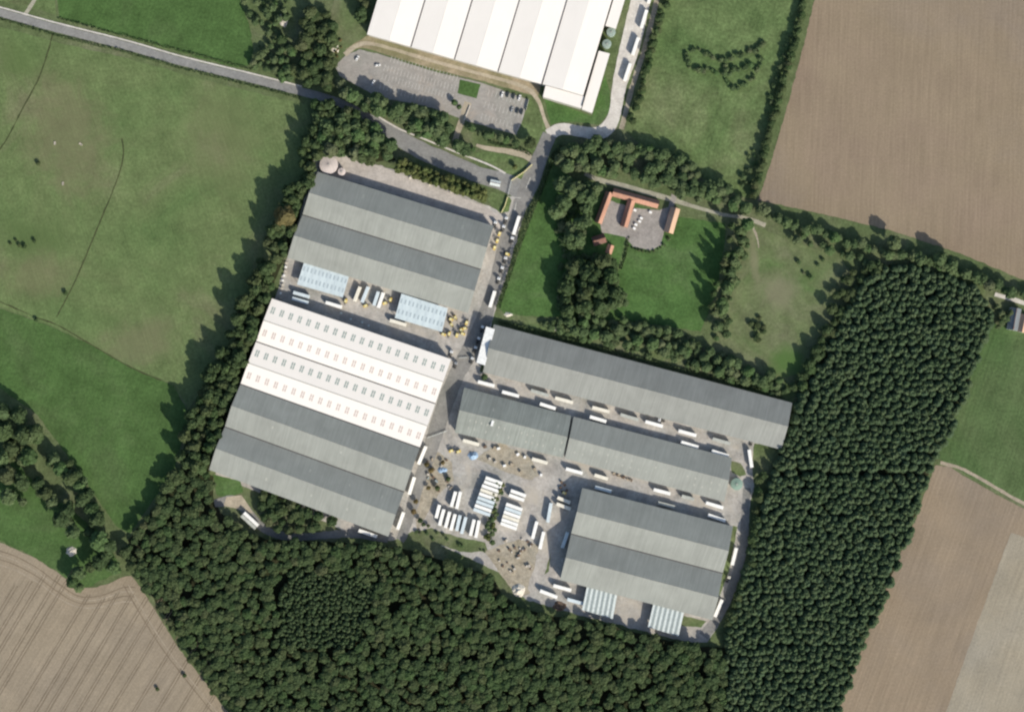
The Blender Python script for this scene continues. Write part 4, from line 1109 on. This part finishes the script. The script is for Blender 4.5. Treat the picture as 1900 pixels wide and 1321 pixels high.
for i in range(15):
    t = rng.random()
    crate((lerp(788, 838, rng.random()), lerp(852, 912, t)), (rng.uniform(1.2, 2.8), rng.uniform(1.0, 2.0), rng.uniform(0.8, 2.0)), rng.uniform(0, 180), 'stack of scrap on the dirt patch beside the works road', 'scrap stacks on the dirt patch', rng.choice(('timber','rust','pale_stone','sheet_grey')))
for i in range(28):
    crate((lerp(925, 992, rng.random()), lerp(1000, 1062, rng.random())), (rng.uniform(1.0, 2.6), rng.uniform(0.8, 1.8), rng.uniform(0.6, 1.9)), rng.uniform(0, 180), 'stack of rusty scrap in the crowded scrap corner', 'stacks in the scrap corner', rng.choice(('timber','rust','rust','pale_stone','pale_stone')))
for i in range(12):
    crate((lerp(1138, 1172, i/11) + rng.uniform(-2,2), lerp(880, 892, i/11) + rng.uniform(-2, 2)), (rng.uniform(1.2, 2.2), rng.uniform(1.0, 1.6), rng.uniform(0.8, 1.6)), rng.uniform(0, 180), 'timber stack in front of the tank shed between trailers', 'timber stacks by the tank shed', rng.choice(('timber','rust')))
for i in range(9):
    crate((lerp(526, 539, i/8)*0 + 531 - i*1.4 + rng.uniform(-1,1), 488 + i*8 + rng.uniform(-1,1)), (1.6, 1.4, rng.uniform(1.0,1.8)), rng.uniform(0,180), 'white stack along the tree belt beside the blue canopy', 'white stacks along the tree belt', rng.choice(('wrap','pale_stone')))
for i, (x, y) in enumerate([(1040,905),(1048,900),(1052,910),(1042,895)]):
    crate((x, y), (2.0, 1.6, 1.6), i*40, 'rusty stack beside the yellow loader', 'stacks beside the loader', 'rust')
for i, (x, y) in enumerate([(633,581),(651,592),(672,598),(684,604)]):
    crate((x, y), (1.4, 1.4, 1.2), i*30, 'pale crate in the shadow of the white roofed shed', 'crates in the shed shadow', 'sheet_pale')
for i, (x, y) in enumerate([(1207,394),(1190,405),(1187,411),(1180,417),(1177,424),(1178,390)]):
    crate((x, y), (1.6, 2.2, 1.4), 60, 'white wrapped bale in the farmyard beside the tiled range', 'wrapped bales in the farmyard', 'wrap', ZR, 'wrapped_bale', 'bale')
for i, (x, y) in enumerate([(761,330),(797,342),(837,356)]):
    crate((x, y), (1.8, 1.4, 1.8), 20, 'pale crate against the lime green hedge by the apron', 'crates along the lime hedge', 'sand', ZY+0.012)

# sheep-like pale troughs in the pastures
for i, (x, y) in enumerate([(102,266),(117,341),(150,268)]):
    loc = P(x, y); loc.z = ZF
    e = empty('water_trough', loc, rng.uniform(0, 3)); tag(e, 'pale water trough standing in the worn pasture', 'trough', 'pasture troughs')
    MB().box(-1.2, 1.2, -0.6, 0.6, 0, 0.12).build('base', MAT['pale_stone'], e)
    for s in (-1, 1):
        MB().box(-1.2, 1.2, s*0.55-0.06, s*0.55+0.06, 0.118, 0.6).build('side', MAT['pale_stone'], e)
        MB().box(s*1.15-0.06, s*1.15+0.06, -0.49, 0.49, 0.118, 0.6).build('end', MAT['pale_stone'], e)

# ------------------------------------------------------------------ vegetation
def inside(p, poly):
    x, y = p; c = False; n = len(poly); j = n - 1
    for i in range(n):
        xi, yi = poly[i]; xj, yj = poly[j]
        if (yi > y) != (yj > y) and x < (xj - xi) * (y - yi) / (yj - yi) + xi: c = not c
        j = i
    return c

def quads(C, N, size, rg):
    """leaf quads: centres C, normals N (n,3), half-size array"""
    n = len(C)
    N = N / np.linalg.norm(N, axis=1, keepdims=True)
    R = rg.normal(size=(n, 3)); T = np.cross(N, R); T /= np.linalg.norm(T, axis=1, keepdims=True)
    B = np.cross(N, T)
    s = size[:, None]
    asp = rg.uniform(0.6, 1.0, size=(n, 1))
    V = np.stack([C - T*s - B*s*asp, C + T*s - B*s*asp*0.7, C + T*s*0.8 + B*s*asp, C - T*s*0.9 + B*s*asp*0.8], axis=1)
    V[:, 2] += N * s * 0.25
    return V.reshape(-1, 3)

def crown_broad(rg, R, hgt, n, leaf, flat=False):
    """lobed deciduous crown; flat = closed-canopy form with little relief"""
    top = 0.80 if flat else 0.72
    lobes = [(np.array([0, 0, hgt*top]), R*0.58, hgt*(0.16 if flat else 0.26))]
    k = rg.integers(7, 11)
    for i in range(k):
        a = 2*math.pi*(i + rg.uniform(-0.3, 0.3))/k
        d = R*rg.uniform(0.42, 0.70)
        zz = rg.uniform(0.68, 0.82) if flat else rg.uniform(0.48, 0.72)
        lobes.append((np.array([d*math.cos(a), d*math.sin(a), hgt*zz]), R*rg.uniform(0.3, 0.46), hgt*rg.uniform(0.10, 0.15)*(1 if flat else 1.4)))
    w = np.array([l[1]**2 for l in lobes]); w /= w.sum()
    C, N = [], []
    for (c, r, h), m in zip(lobes, (w*n).astype(int)):
        d = rg.normal(size=(m, 3)); d[:, 2] = np.where(rg.random(m) < (0.85 if flat else 0.75), np.abs(d[:, 2]), d[:, 2])
        d /= np.linalg.norm(d, axis=1, keepdims=True)
        rad = rg.uniform(0.78, 1.06, size=(m, 1))
        C.append(c + d*rad*np.array([r, r, h]))
        N.append(d*np.array([1/r, 1/r, 1/h])*r*0.8 + np.array([0, 0, 0.4]) + rg.normal(size=(m, 3))*0.26)
    C = np.concatenate(C); N = np.concatenate(N)
    return quads(C, N, rg.uniform(0.7, 1.25, len(C))*leaf, rg)

def crown_conifer(rg, R, hgt, n, leaf):
    """tiers of drooping branches round a leader"""
    t = 0.30 + 0.70*(1 - np.sqrt(rg.random(n)))
    tier = np.floor(t*8)/8
    frac = t*8 - np.floor(t*8)
    k = np.clip((1 - tier)/0.7, 0.02, 1)
    rad = R*k**0.62*(1 - 0.22*frac)*rg.uniform(0.5, 1.05, n) + 0.1
    nb = 7
    a = (rg.integers(0, nb, n) + tier*4.3 + rg.normal(size=n)*0.25)*2*math.pi/nb
    C = np.stack([rad*np.cos(a), rad*np.sin(a), hgt*(t - 0.02*rad)], axis=1)
    N = np.stack([np.cos(a)*0.6, np.sin(a)*0.6, np.full(n, 0.95)], axis=1) + rg.normal(size=(n, 3))*0.24
    return quads(C, N, rg.uniform(0.7, 1.25, n)*leaf, rg)

def mesh_quads(name, V, mat):
    me = bpy.data.meshes.new(name)
    n = len(V)//4
    me.vertices.add(len(V)); me.vertices.foreach_set('co', V.astype(np.float32).ravel())
    me.loops.add(len(V)); me.loops.foreach_set('vertex_index', np.arange(len(V), dtype=np.int32))
    me.polygons.add(n); me.polygons.foreach_set('loop_start', np.arange(n, dtype=np.int32)*4)
    me.update(calc_edges=True)
    me.materials.append(mat)
    return me

def trunk_mesh(rg, r, h, broad=True):
    mb = MB(); mb.cyl((0, 0, -0.1), (0, 0, 1), r, r*0.45, h, 7)
    if broad:
        for i in range(4):
            a = i*1.6 + rg.uniform(0, 1)
            mb.cyl((0, 0, h*rg.uniform(0.55, 0.8)), (math.cos(a), math.sin(a), 0.9), r*0.45, r*0.15, h*0.6, 5)
    return mb.mesh('trunk', MAT['bark'])

PROTO = {}
def protos(kind, mat, count=5):
    key = (kind, mat)
    if key in PROTO: return PROTO[key]
    out = []
    for i in range(count):
        rg = np.random.default_rng(100 + i*17 + (hash(kind) % 1 if False else len(kind)*31))
        if kind == 'conifer':
            V = crown_conifer(rg, 3.45, 10.0, 250, 0.8); t = trunk_mesh(rg, 0.25, 13.5, False)
        elif kind == 'woodland':
            V = crown_broad(rg, 4.3, 13.0, 330, 0.9, True); t = trunk_mesh(rg, 0.3, 7.0)
        elif kind == 'broad':
            V = crown_broad(rg, 4.6, 11.0, 480, 0.85); t = trunk_mesh(rg, 0.3, 6.0)
        elif kind == 'shrub':
            V = crown_broad(rg, 1.7, 2.6, 120, 0.42); t = trunk_mesh(rg, 0.08, 1.4)
        elif kind == 'young':
            V = crown_conifer(rg, 2.3, 9.0, 130, 0.62); t = trunk_mesh(rg, 0.15, 7.0, False)
        elif kind == 'poplar':
            V = crown_broad(rg, 2.4, 12.0, 260, 0.55); t = trunk_mesh(rg, 0.22, 8.0)
        out.append((mesh_quads('crown', V, MAT[mat]), t))
    PROTO[key] = out
    return out

NT = {}
def tree(name, label, cat, p, kind, mat, scale, group, z=0.0, hs=1.0):
    pr = protos(kind, mat)
    crown, trunk = pr[rng.randrange(len(pr))]
    loc = P(*p); loc.z = z
    e = empty(name, loc, rng.uniform(0, 6.28), (scale, scale, scale*hs))
    tag(e, label, cat, group)
    link('trunk', trunk, e); link('crown', crown, e)
    NT[name] = NT.get(name, 0) + 1
    return e

def blocked(p, pad=0):
    for f in FOOT:
        if inside(p, f): return True
    for x, y, w in NOGO:
        if abs(p[0]-x) < w+pad and abs(p[1]-y) < w+pad and math.hypot(p[0]-x, p[1]-y) < w+pad: return True
    return False

def scatter(poly, step, jit=0.38, keep=1.0, pad=4):
    xs = [p[0] for p in poly]; ys = [p[1] for p in poly]
    out = []
    y = min(ys); r = 0
    while y < max(ys):
        x = min(xs) + (step/2 if r % 2 else 0)
        while x < max(xs):
            q = (x + rng.uniform(-jit, jit)*step, y + rng.uniform(-jit, jit)*step)
            if inside(q, poly) and rng.random() < keep and not blocked(q, pad): out.append(q)
            x += step
        y += step*0.866; r += 1
    return out

def mass(name, label, cat, items, kind, mat, z=0.0):
    """all remaining trees of a wood as one object"""
    pr = [(np.empty(len(c.vertices)*3), c) for c, t in protos(kind, mat)]
    arr = []
    for buf, c in pr:
        c.vertices.foreach_get('co', buf); arr.append(buf.reshape(-1, 3).copy())
    VV, TT_ = [], []
    for (p, s, hs) in items:
        a = rng.uniform(0, 6.28); V = arr[rng.randrange(len(arr))]
        c, sn = math.cos(a)*s, math.sin(a)*s
        loc = P(*p)
        W = np.empty_like(V)
        W[:, 0] = V[:, 0]*c - V[:, 1]*sn + loc.x
        W[:, 1] = V[:, 0]*sn + V[:, 1]*c + loc.y
        W[:, 2] = V[:, 2]*s*hs + z
        VV.append(W); TT_.append(np.full(len(V)//4, rng.random(), dtype=np.float32))
        # trunk as two crossed tapered blades of bark kept inside the crown
    me = mesh_quads(name, np.concatenate(VV), MAT[mat + '_mass'])
    at = me.attributes.new('tint', 'FLOAT', 'FACE')
    at.data.foreach_set('value', np.concatenate(TT_))
    o = link(name, me); tag(o, label, cat, None, 'stuff')
    return o

def wood(points, n_ind, name, label, cat, group, kind, mat, smin, smax, massname, masslabel, edge_poly=None, hs=1.0):
    items = []
    for p in points:
        sc = rng.uniform(smin, smax)
        items.append((p, sc, hs*rng.uniform(0.92, 1.08)*(0.5*(smin+smax)/sc)**0.75))     # small crowns reach almost as high as big ones
    vis = lambda p: 0 <= p[0] <= 1900 and 0 <= p[1] <= 1321
    items.sort(key=lambda t: (not vis(t[0]), -t[1]))
    ind, rest = items[:n_ind], items[n_ind:]
    for p, s, h in ind: tree(name, label, cat, p, kind, mat, s, group, 0.0, h)
    if rest: mass(massname, masslabel, cat, rest, kind, mat)

# pine plantation: a narrow ride crosses it
def ride(p):
    y0 = 872 + (p[0]-1440)*0.02
    return abs(p[1]-y0) < 4.2 and p[0] > 1440
pp = [p for p in scatter(PINES, 12.0, 0.36) if not ride(p)]
pine_deep = [p for p in pp]
wood(pine_deep, 300, 'pine_tree', 'dark pine standing in the close-planted pine wood', 'pine tree', 'pines of the plantation', 'conifer', 'leaf_pine', 0.85, 1.15, 'pine_wood', 'rest of the close-planted dark pine wood along the ploughed field')

# broadleaved wood with a dark young stand in it
YS = [(540,1050),(640,1062),(700,1085),(690,1130),(660,1200),(560,1200),(512,1190),(520,1110)]
wp = [p for p in scatter(WOOD_S, 14.6, 0.42, 0.97) if not inside(p, YS)]
gap1 = [(512,1085),(524,1060),(530,1062),(516,1110),(508,1190),(500,1190)]
wp = [p for p in wp if not inside(p, gap1)]
wood(wp, 300, 'woodland_tree', 'broadleaved tree in the dense wood behind the striped-canopy shed', 'tree', 'trees of the broadleaved wood', 'woodland', 'leaf_wood', 0.58, 1.08, 'broadleaved_wood', 'rest of the dense olive-green broadleaved wood', hs=1.0)
yp = scatter(YS, 8.5, 0.35)
wood(yp, 120, 'young_spruce', 'small dark spruce in the young stand inside the wood', 'spruce', 'young spruces in the wood', 'young', 'leaf_young', 0.85, 1.2, 'spruce_stand', 'rest of the young dark spruce stand inside the wood')

# belts, hedgerow trees, garden trees
def belt(poly, step, label, group, mat='leaf_hedg', kind='broad', smin=0.7, smax=1.15, keep=0.95, name='hedgerow_tree', hs=1.0, cat='tree', z=0.0, jit=0.4):
    for p in scatter(poly, step, jit, keep):
        tree(name, label, cat, p, kind, mat, rng.uniform(smin, smax), group, z, hs*rng.uniform(0.85, 1.15))
def line(pts, step, label, group, mat='leaf_hedg', kind='broad', smin=0.7, smax=1.1, name='hedgerow_tree', hs=1.0, spread=3, cat='tree', z=0.0):
    q = smooth_line(pts, step)
    for p in q:
        p = (p[0]+rng.uniform(-spread, spread), p[1]+rng.uniform(-spread, spread))
        if blocked(p): continue
        tree(name, label, cat, p, kind, mat, rng.uniform(smin, smax), group, z, hs*rng.uniform(0.85, 1.15))

belt([p for p in BELT_W], 15.5, 'tree in the belt between the big sheds and the pasture', 'trees of the pasture belt', 'leaf_wood', 'broad', 0.75, 1.12, 0.92, hs=1.45, name='belt_tree')
for p, s in (((447,590),0.9),((432,668),0.8),((462,560),0.7)):
    tree('belt_tree', 'rusty orange tree in the belt beside the grey shed', 'tree', p, 'broad', 'leaf_autumn', s, 'rusty trees of the belt')
tree('belt_tree', 'very large rusty tree towering over the belt beside the grey shed', 'tree', (534,404), 'broad', 'leaf_autumn', 1.75, None, 0, 1.2)
belt([(478,905),(520,916),(575,938),(628,960),(612,972),(560,984),(510,984),(484,958)], 14, 'tree in the clump between the big shed and the forest track', 'clump behind the big shed', 'leaf_wood', 'broad', 0.6, 0.95, name='clump_tree')
belt([(588,200),(640,212),(690,236),(722,258),(738,296),(700,294),(640,282),(592,284)], 16, 'leafy tree in the clump behind the large round tank', 'clump behind the tank', 'leaf_hedg', 'broad', 0.9, 1.3, 0.95, hs=1.25, name='clump_tree')
for dy, k in ((-9, 8), (-1, 8), (6, 9)):
    line([(742,309+dy),(770,320+dy),(800,331+dy),(830,342+dy),(860,352+dy),(898,366+dy)], k, 'lime green hedge tree between the apron and the access road', 'lime hedge trees', 'leaf_lime', 'poplar', 0.95, 1.25, hs=0.8, spread=2.5, name='lime_hedge_tree')
belt([(630,150),(690,178),(740,196),(800,205),(845,230),(838,262),(780,250),(730,226),(690,208),(640,182)], 15, 'tree in the screen between the car park and the access road', 'car park screen trees', 'leaf_hedg', 'broad', 0.8, 1.2, 0.95, hs=1.15, name='screen_tree')
belt([(755,245),(800,255),(850,268),(888,280),(880,300),(840,286),(790,268)], 14, 'small tree on the verge of the access road', 'access road verge trees', 'leaf_hedg', 'broad', 0.75, 1.1, 0.95, name='screen_tree')
line([(868,238),(890,246),(915,254),(940,262),(960,268)], 11, 'small tree between the car park and the tan footpath', 'car park edge trees', 'leaf_hedg', 'broad', 0.5, 0.75, name='screen_tree')
for p, s in ((843,192),0.5),((852,200),0.4): tree('screen_tree', 'little tree at the car park entry', 'tree', p, 'broad', 'leaf_hedg', s, 'little trees at the entry')
tree('hedgerow_tree', 'dark round tree at the footpath junction', 'tree', (984,268), 'broad', 'leaf_wood', 1.05, None)
tree('hedgerow_tree', 'lone bright shrub-like tree on the entrance verge', 'tree', (956,311), 'broad', 'leaf_lime', 0.42, None)
belt([(560,30),(605,10),(622,60),(618,100),(622,150),(600,178),(560,172),(545,140),(560,90)], 15, 'tree in the thicket between waste ground and car park', 'thicket by the car park', 'leaf_wood', 'broad', 0.7, 1.15, 0.9, name='thicket_tree')
belt([(470,100),(530,70),(555,90),(540,150),(505,150),(470,135)], 13, 'bushy tree on the waste ground beside the country road', 'bushy trees on the waste ground', 'leaf_hedg', 'broad', 0.35, 0.75, 0.85, name='thicket_tree')
belt([(440,0),(500,-10),(545,0),(520,60),(490,75),(462,60)], 17, 'bushy tree on the waste ground behind the dark meadow', 'bushy trees by the meadow', 'leaf_hedg', 'broad', 0.3, 0.7, 0.65, name='thicket_tree')
tree('hedgerow_tree', 'dark rounded tree in the middle of the waste ground', 'tree', (524,75), 'broad', 'leaf_wood', 0.85, None)
line([(668,-20),(676,10),(672,35)], 12, 'dark tree against the end wall of the white warehouse', 'trees by the warehouse end', 'leaf_wood', 'broad', 0.7, 1.0, name='thicket_tree')
# white warehouse road: hedge-like thicket on the far side
line([(1240,-20),(1227,30),(1212,80),(1198,130),(1184,180),(1170,222)], 6, 'tree in the thick hedge beside the concrete road', 'concrete road hedge trees', 'leaf_wood', 'broad', 0.42, 0.72, spread=5, name='hedgerow_tree')
# belt above the farm lane
belt([(1040,272),(1080,262),(1150,262),(1210,270),(1280,300),(1330,335),(1372,368),(1385,392),(1330,380),(1280,366),(1230,348),(1180,338),(1120,322),(1062,318),(1036,330)], 15.5, 'tree in the belt across the farm lane from the stables', 'farm lane belt trees', 'leaf_hedg', 'broad', 0.7, 1.15, 0.9, name='lane_tree')
belt([(1036,330),(1085,335),(1110,350),(1098,400),(1085,450),(1050,470),(1032,420),(1028,370)], 18, 'garden tree beside the narrow stable range', 'garden trees by the stables', 'leaf_hedg', 'broad', 0.8, 1.3, 0.85, hs=1.25, name='garden_tree')
belt([(1040,480),(1090,478),(1130,480),(1142,510),(1165,560),(1120,578),(1075,590),(1036,575),(1040,520)], 18, 'garden tree behind the farmhouse', 'garden trees behind the farmhouse', 'leaf_wood', 'broad', 0.8, 1.35, 0.85, hs=1.25, name='garden_tree')
belt([(1040,580),(1100,572),(1180,592),(1250,610),(1310,640),(1370,670),(1440,700),(1468,722),(1445,735),(1380,708),(1280,672),(1180,648),(1080,622),(1040,606)], 15, 'tree in the belt between the longest shed and the farm', 'trees behind the longest shed', 'leaf_hedg', 'broad', 0.5, 0.95, 0.85, name='farm_belt_tree')
line([(1380,424),(1370,450),(1356,490),(1346,530),(1336,570),(1326,610)], 13, 'tree in the row between the lawn and the dry paddock', 'trees between lawn and paddock', 'leaf_hedg', 'broad', 0.75, 1.1, spread=7, hs=1.3, name='farm_belt_tree')
line([(1356,426),(1346,470),(1330,525),(1318,580)], 17, 'tall dark tree in the row between the lawn and the dry paddock', 'tall dark row trees', 'leaf_wood', 'poplar', 0.8, 1.1, spread=4, hs=1.4, name='tall_dark_tree')
# hedgerow along the ploughed field
line([(1410,392),(1450,408),(1500,424),(1550,440),(1600,458),(1650,472),(1700,478),(1760,500),(1820,522),(1870,540),(1930,560)], 9, 'tree in the hedgerow between the ploughed field and pine wood', 'ploughed field hedgerow trees', 'leaf_hedg', 'broad', 0.6, 1.0, spread=5)
line([(1480,440),(1540,462),(1590,480),(1640,492)], 15, 'tree in the second hedgerow row beside the pine wood', 'second hedgerow row', 'leaf_hedg', 'broad', 0.5, 0.85, spread=6)
for p in ((1655,452),(1740,482),(1760,492)):
    tree('hedgerow_tree', 'taller hedgerow tree throwing a long shadow on the ploughed field', 'tree', p, 'broad', 'leaf_hedg', 1.15, 'tall hedgerow trees', 0, 1.25)
belt([(1560,500),(1600,480),(1640,492),(1600,530),(1565,590),(1520,670),(1490,725),(1462,730),(1490,690),(1530,610)], 15, 'tree on the fringe between the dry paddock and pine wood', 'paddock fringe trees', 'leaf_wood', 'broad', 0.55, 0.95, 0.9, name='fringe_tree')
line([(1850,570),(1862,590),(1850,604),(1874,582)], 9, 'small garden tree beside the slate roofed cottage', 'cottage garden trees', 'leaf_hedg', 'broad', 0.4, 0.7, name='garden_tree')
# strip along the ploughed field's other side
line([(1494,-30),(1482,40),(1462,120),(1440,200),(1418,280),(1396,360)], 5.5, 'dark hedge tree between the rough meadow and ploughed field', 'dark hedge of the rough meadow', 'leaf_wood', 'broad', 0.45, 0.7, spread=3)
# ring road edge and tank
line([(1412,880),(1400,960),(1394,1030),(1376,1090),(1352,1150)], 15, 'broadleaved tree on the edge of the pine wood', 'pine wood edge trees', 'leaf_wood', 'broad', 0.6, 0.95, spread=5, name='fringe_tree')
# park trees by the drilled field
parkt = [(8,765,1.1),(40,770,1.0),(12,800,1.2),(50,805,1.1),(72,800,1.0),(28,830,0.9),(60,845,1.0),(8,850,1.0),(20,880,1.1),(45,892,0.9),(20,920,0.9),(105,850,0.75),(118,868,0.8),(135,885,0.9),(75,895,0.7),(90,915,0.75),(45,930,0.5),(150,900,0.7),(158,925,0.9),(175,942,0.8),(185,962,0.9),(100,930,0.7),(130,945,0.8),(118,960,0.9),(140,985,0.8),(190,1000,1.1),(205,1010,0.9),(170,985,0.7),(190,1040,0.95),(200,1030,0.8),(215,1050,0.8),(150,1060,0.8),(140,1078,0.7),(150,1088,0.6),(172,1050,0.6)]
parkt += [(x + rng.uniform(-14, 14), y + rng.uniform(-10, 10), s*0.75) for x, y, s in parkt[:26]]
for x, y, s in parkt:
    tree('park_tree', 'broad tree in the park clump beside the drilled field', 'tree', (x, y), 'broad', 'leaf_wood' if rng.random() < 0.55 else 'leaf_hedg', s*1.45, 'park clump trees', 0.04, 1.1)
# leafy strip in the trailer yard
for p in scatter([(919,893),(934,897),(926,940),(914,1006),(897,1003),(912,940)], 8, 0.4, 1.0, -50):
    tree('strip_tree', 'small tree in the leafy strip between the trailer blocks', 'tree', p, 'broad', 'leaf_hedg' if rng.random() < 0.6 else 'leaf_lime', rng.uniform(0.3, 0.46), 'leafy strip trees', ZY, 0.95)
tree('hedgerow_tree', 'little green tree at the corner of the longest shed', 'tree', (899,699), 'broad', 'leaf_hedg', 0.55, None, ZY)
for p, s in ((792,862),0.4),((800,872),0.45),((812,905),0.45),((832,888),0.4),((795,905),0.35),((822,858),0.35),((772,930),0.4),((768,948),0.45),((780,965),0.4),((786,972),0.35),((795,975),0.3):
    tree('scrap_bush', 'low bush-like tree among the scrap beside the works road', 'tree', p, 'broad', 'leaf_wood' if rng.random() < 0.5 else 'leaf_autumn', s, 'bushes among the scrap', ZY)

# shrubs
def shrubs(pts, label, group, mat='leaf_hedg', smin=0.6, smax=1.4, z=0.03):
    for p in pts:
        if blocked(p): continue
        tree('shrub', label, 'shrub', p, 'shrub', mat, rng.uniform(smin, smax), group, z, 1.0)
shrubs(scatter([(1478,20),(1488,30),(1404,330),(1380,370),(1366,350),(1400,260),(1440,140),(1466,40)], 12, 0.45, 0.75), 'shrub in the scrubby strip along the rough meadow hedge', 'scrub of the rough meadow', 'leaf_hedg', 0.6, 1.5, 0.04)
for seg in ([(1276,98),(1290,94),(1305,98),(1320,108),(1340,115),(1360,108),(1385,100),(1405,92),(1415,84)], [(1274,108),(1280,124),(1296,130),(1320,132),(1345,140)], [(1350,148),(1358,162),(1375,160),(1392,150),(1404,132),(1412,108)], [(1346,124),(1352,136),(1370,128),(1390,122)]):
    shrubs([(p[0]+rng.uniform(-3,3), p[1]+rng.uniform(-3,3)) for p in smooth_line(seg, 6)], 'low shrub in the curved rushy hollow of the rough meadow', 'shrubs of the rushy hollow', 'leaf_hedg', 0.7, 1.4, 0.04)
shrubs(scatter([(1390,590),(1420,588),(1425,625),(1400,640),(1388,620)], 11, 0.45, 0.8), 'shrub in the small thicket of the dry paddock', 'paddock thicket shrubs', 'leaf_wood', 0.7, 1.4, 0.04)
shrubs(scatter([(1470,470),(1530,480),(1520,540),(1490,510)], 16, 0.45, 0.5), 'shrub at the rough corner of the dry paddock by the hedgerow', 'paddock corner shrubs', 'leaf_hedg', 0.7, 1.3, 0.04)
shrubs(scatter([(445,0),(540,5),(535,60),(480,110),(465,70)], 14, 0.45, 0.5), 'low shrub on the waste ground by the dark meadow', 'waste ground shrubs', 'leaf_hedg', 0.5, 1.3, 0.0)
shrubs(scatter([(600,62),(640,70),(640,100),(622,118),(610,90)], 10, 0.45, 0.7), 'low brownish shrub beside the car park rubble', 'rubble shrubs', 'leaf_autumn', 0.4, 0.9, 0.06)
shrubs([(36,455),(30,446),(46,458),(20,452),(64,447),(122,544),(68,594),(72,304),(293,1277),(343,1252)], 'low shrub standing alone in an open field', 'pasture shrubs', 'leaf_wood', 0.5, 1.2, 0.04)
shrubs(scatter([(770,985),(800,982),(860,1006),(920,1014),(915,1030),(850,1020),(790,1000)], 12, 0.45, 0.5), 'low shrub on the grass edge beside the row of trailers', 'grass edge shrubs', 'leaf_hedg', 0.5, 1.0, ZY+0.02)
shrubs(scatter([(1245,440),(1258,442),(1232,462),(1228,455)], 8, 0.4), 'low shrub at the farmyard corner by the orange barn', 'farmyard corner shrubs', 'leaf_hedg', 0.5, 0.9, 0.04)
shrubs([(p[0], p[1]) for p in smooth_line([(1162,455),(1180,463),(1205,468),(1226,460)], 6)], 'low hedge shrub around the farmyard', 'farmyard hedge shrubs', 'leaf_wood', 0.4, 0.7, 0.04)

under = []
for poly, st in (
    ([(1036,330),(1110,345),(1098,400),(1085,455),(1050,480),(1030,420)], 12),
    ([(1036,470),(1095,470),(1135,480),(1165,560),(1120,582),(1036,585)], 12),
    ([(1000,592),(1040,596),(1100,580),(1250,612),(1380,675),(1468,722),(1445,738),(1280,680),(1080,630),(990,605)], 12.5),
    ([(1380,424),(1395,440),(1362,540),(1345,640),(1318,625),(1340,530)], 13),
    ([(740,232),(850,262),(888,276),(880,296),(800,268),(745,246)], 11)):
    under += [(p, rng.uniform(0.9, 1.9), 1.0) for p in scatter(poly, st, 0.45, 0.8)]
mass('undergrowth', 'tangled green undergrowth beneath the belt and garden trees', 'undergrowth', under, 'shrub', 'leaf_hedg', 0.04)

# clipped hedges: leafy walls
def hedge(name, label, pts, width, height, mat='leaf_wood', z=0.0, dens=3.0):
    q = [P(*p) for p in smooth_line(pts, 4)]
    loc = Vector((q[0].x, q[0].y, z))
    Cs, Ns = [], []
    for a, b in zip(q[:-1], q[1:]):
        d = b - a; L = d.length
        t = d.normalized(); n = np.array([-t.y, t.x, 0])
        m = max(2, int(L*(width + 2*height)*dens/2))
        u = nrng.random(m); s = nrng.random(m)*(width + 2*height)
        wob = 1 + 0.3*math.sin(a.x*0.21) + 0.15*math.sin(a.y*0.7)
        for k in range(m):
            base = np.array(a)*(1-u[k]) + np.array(b)*u[k] - np.array(loc)
            if s[k] < height: c = base + n*(-width/2) + np.array([0, 0, s[k]*wob]); nn = -n
            elif s[k] < height + width: c = base + n*(s[k]-height-width/2) + np.array([0, 0, height*wob]); nn = np.array([0, 0, 1.0])
            else: c = base + n*(width/2) + np.array([0, 0, (s[k]-height-width)*wob]); nn = n
            Cs.append(c + nrng.normal(size=3)*0.18); Ns.append(nn + nrng.normal(size=3)*0.35)
    V = quads(np.array(Cs), np.array(Ns), nrng.uniform(0.35, 0.65, len(Cs)), nrng)
    V[:, 2] = np.maximum(V[:, 2], 0.0)
    e = empty(name, loc); tag(e, label, 'hedge')
    link('foliage', mesh_quads('foliage', V, MAT[mat]), e)
    st = MB()
    for a in q[::3]:
        p = a - loc; st.cyl((p.x, p.y, 0), (0, 0, 1), 0.06, 0.04, height*0.8, 5)
    st.build('stem', MAT['bark'], e)
hedge('hedge', 'long dark clipped hedge between the works road and the farm lawn', [(1040,270),(1022,300),(1006,345),(984,400),(958,470),(936,535),(924,572)], 2.6, 3.2, 'leaf_wood')
hedge('hedge', 'overgrown dark hedge along the back of the longest shed', [(925,596),(1060,632),(1200,669),(1330,703),(1450,735)], 2.0, 2.0, 'leaf_wood')
hedge('hedge', 'low hedge round the farmhouse garden path', [(1166,440),(1161,470),(1152,500)], 1.2, 1.5, 'leaf_wood')
hedge('hedge', 'short hedge at the edge of the car park verge', [(985,288),(975,282),(955,276),(930,270),(905,264)], 1.6, 1.6, 'leaf_wood')
hedge('hedge', 'low ragged hedge between the country road and the pasture', [(-60,20),(0,35),(101,65),(236,98),(337,127),(471,160),(558,183)], 1.3, 1.1, 'leaf_wood', 0.04, 2.2)
hedge('hedge', 'low ragged hedge between the country road and the dark meadow', [(108,34),(220,64),(337,95),(440,122),(472,130)], 1.0, 0.9, 'leaf_wood', 0.04, 2.2)
print('TREES', NT, 'objects', len(bpy.data.objects))
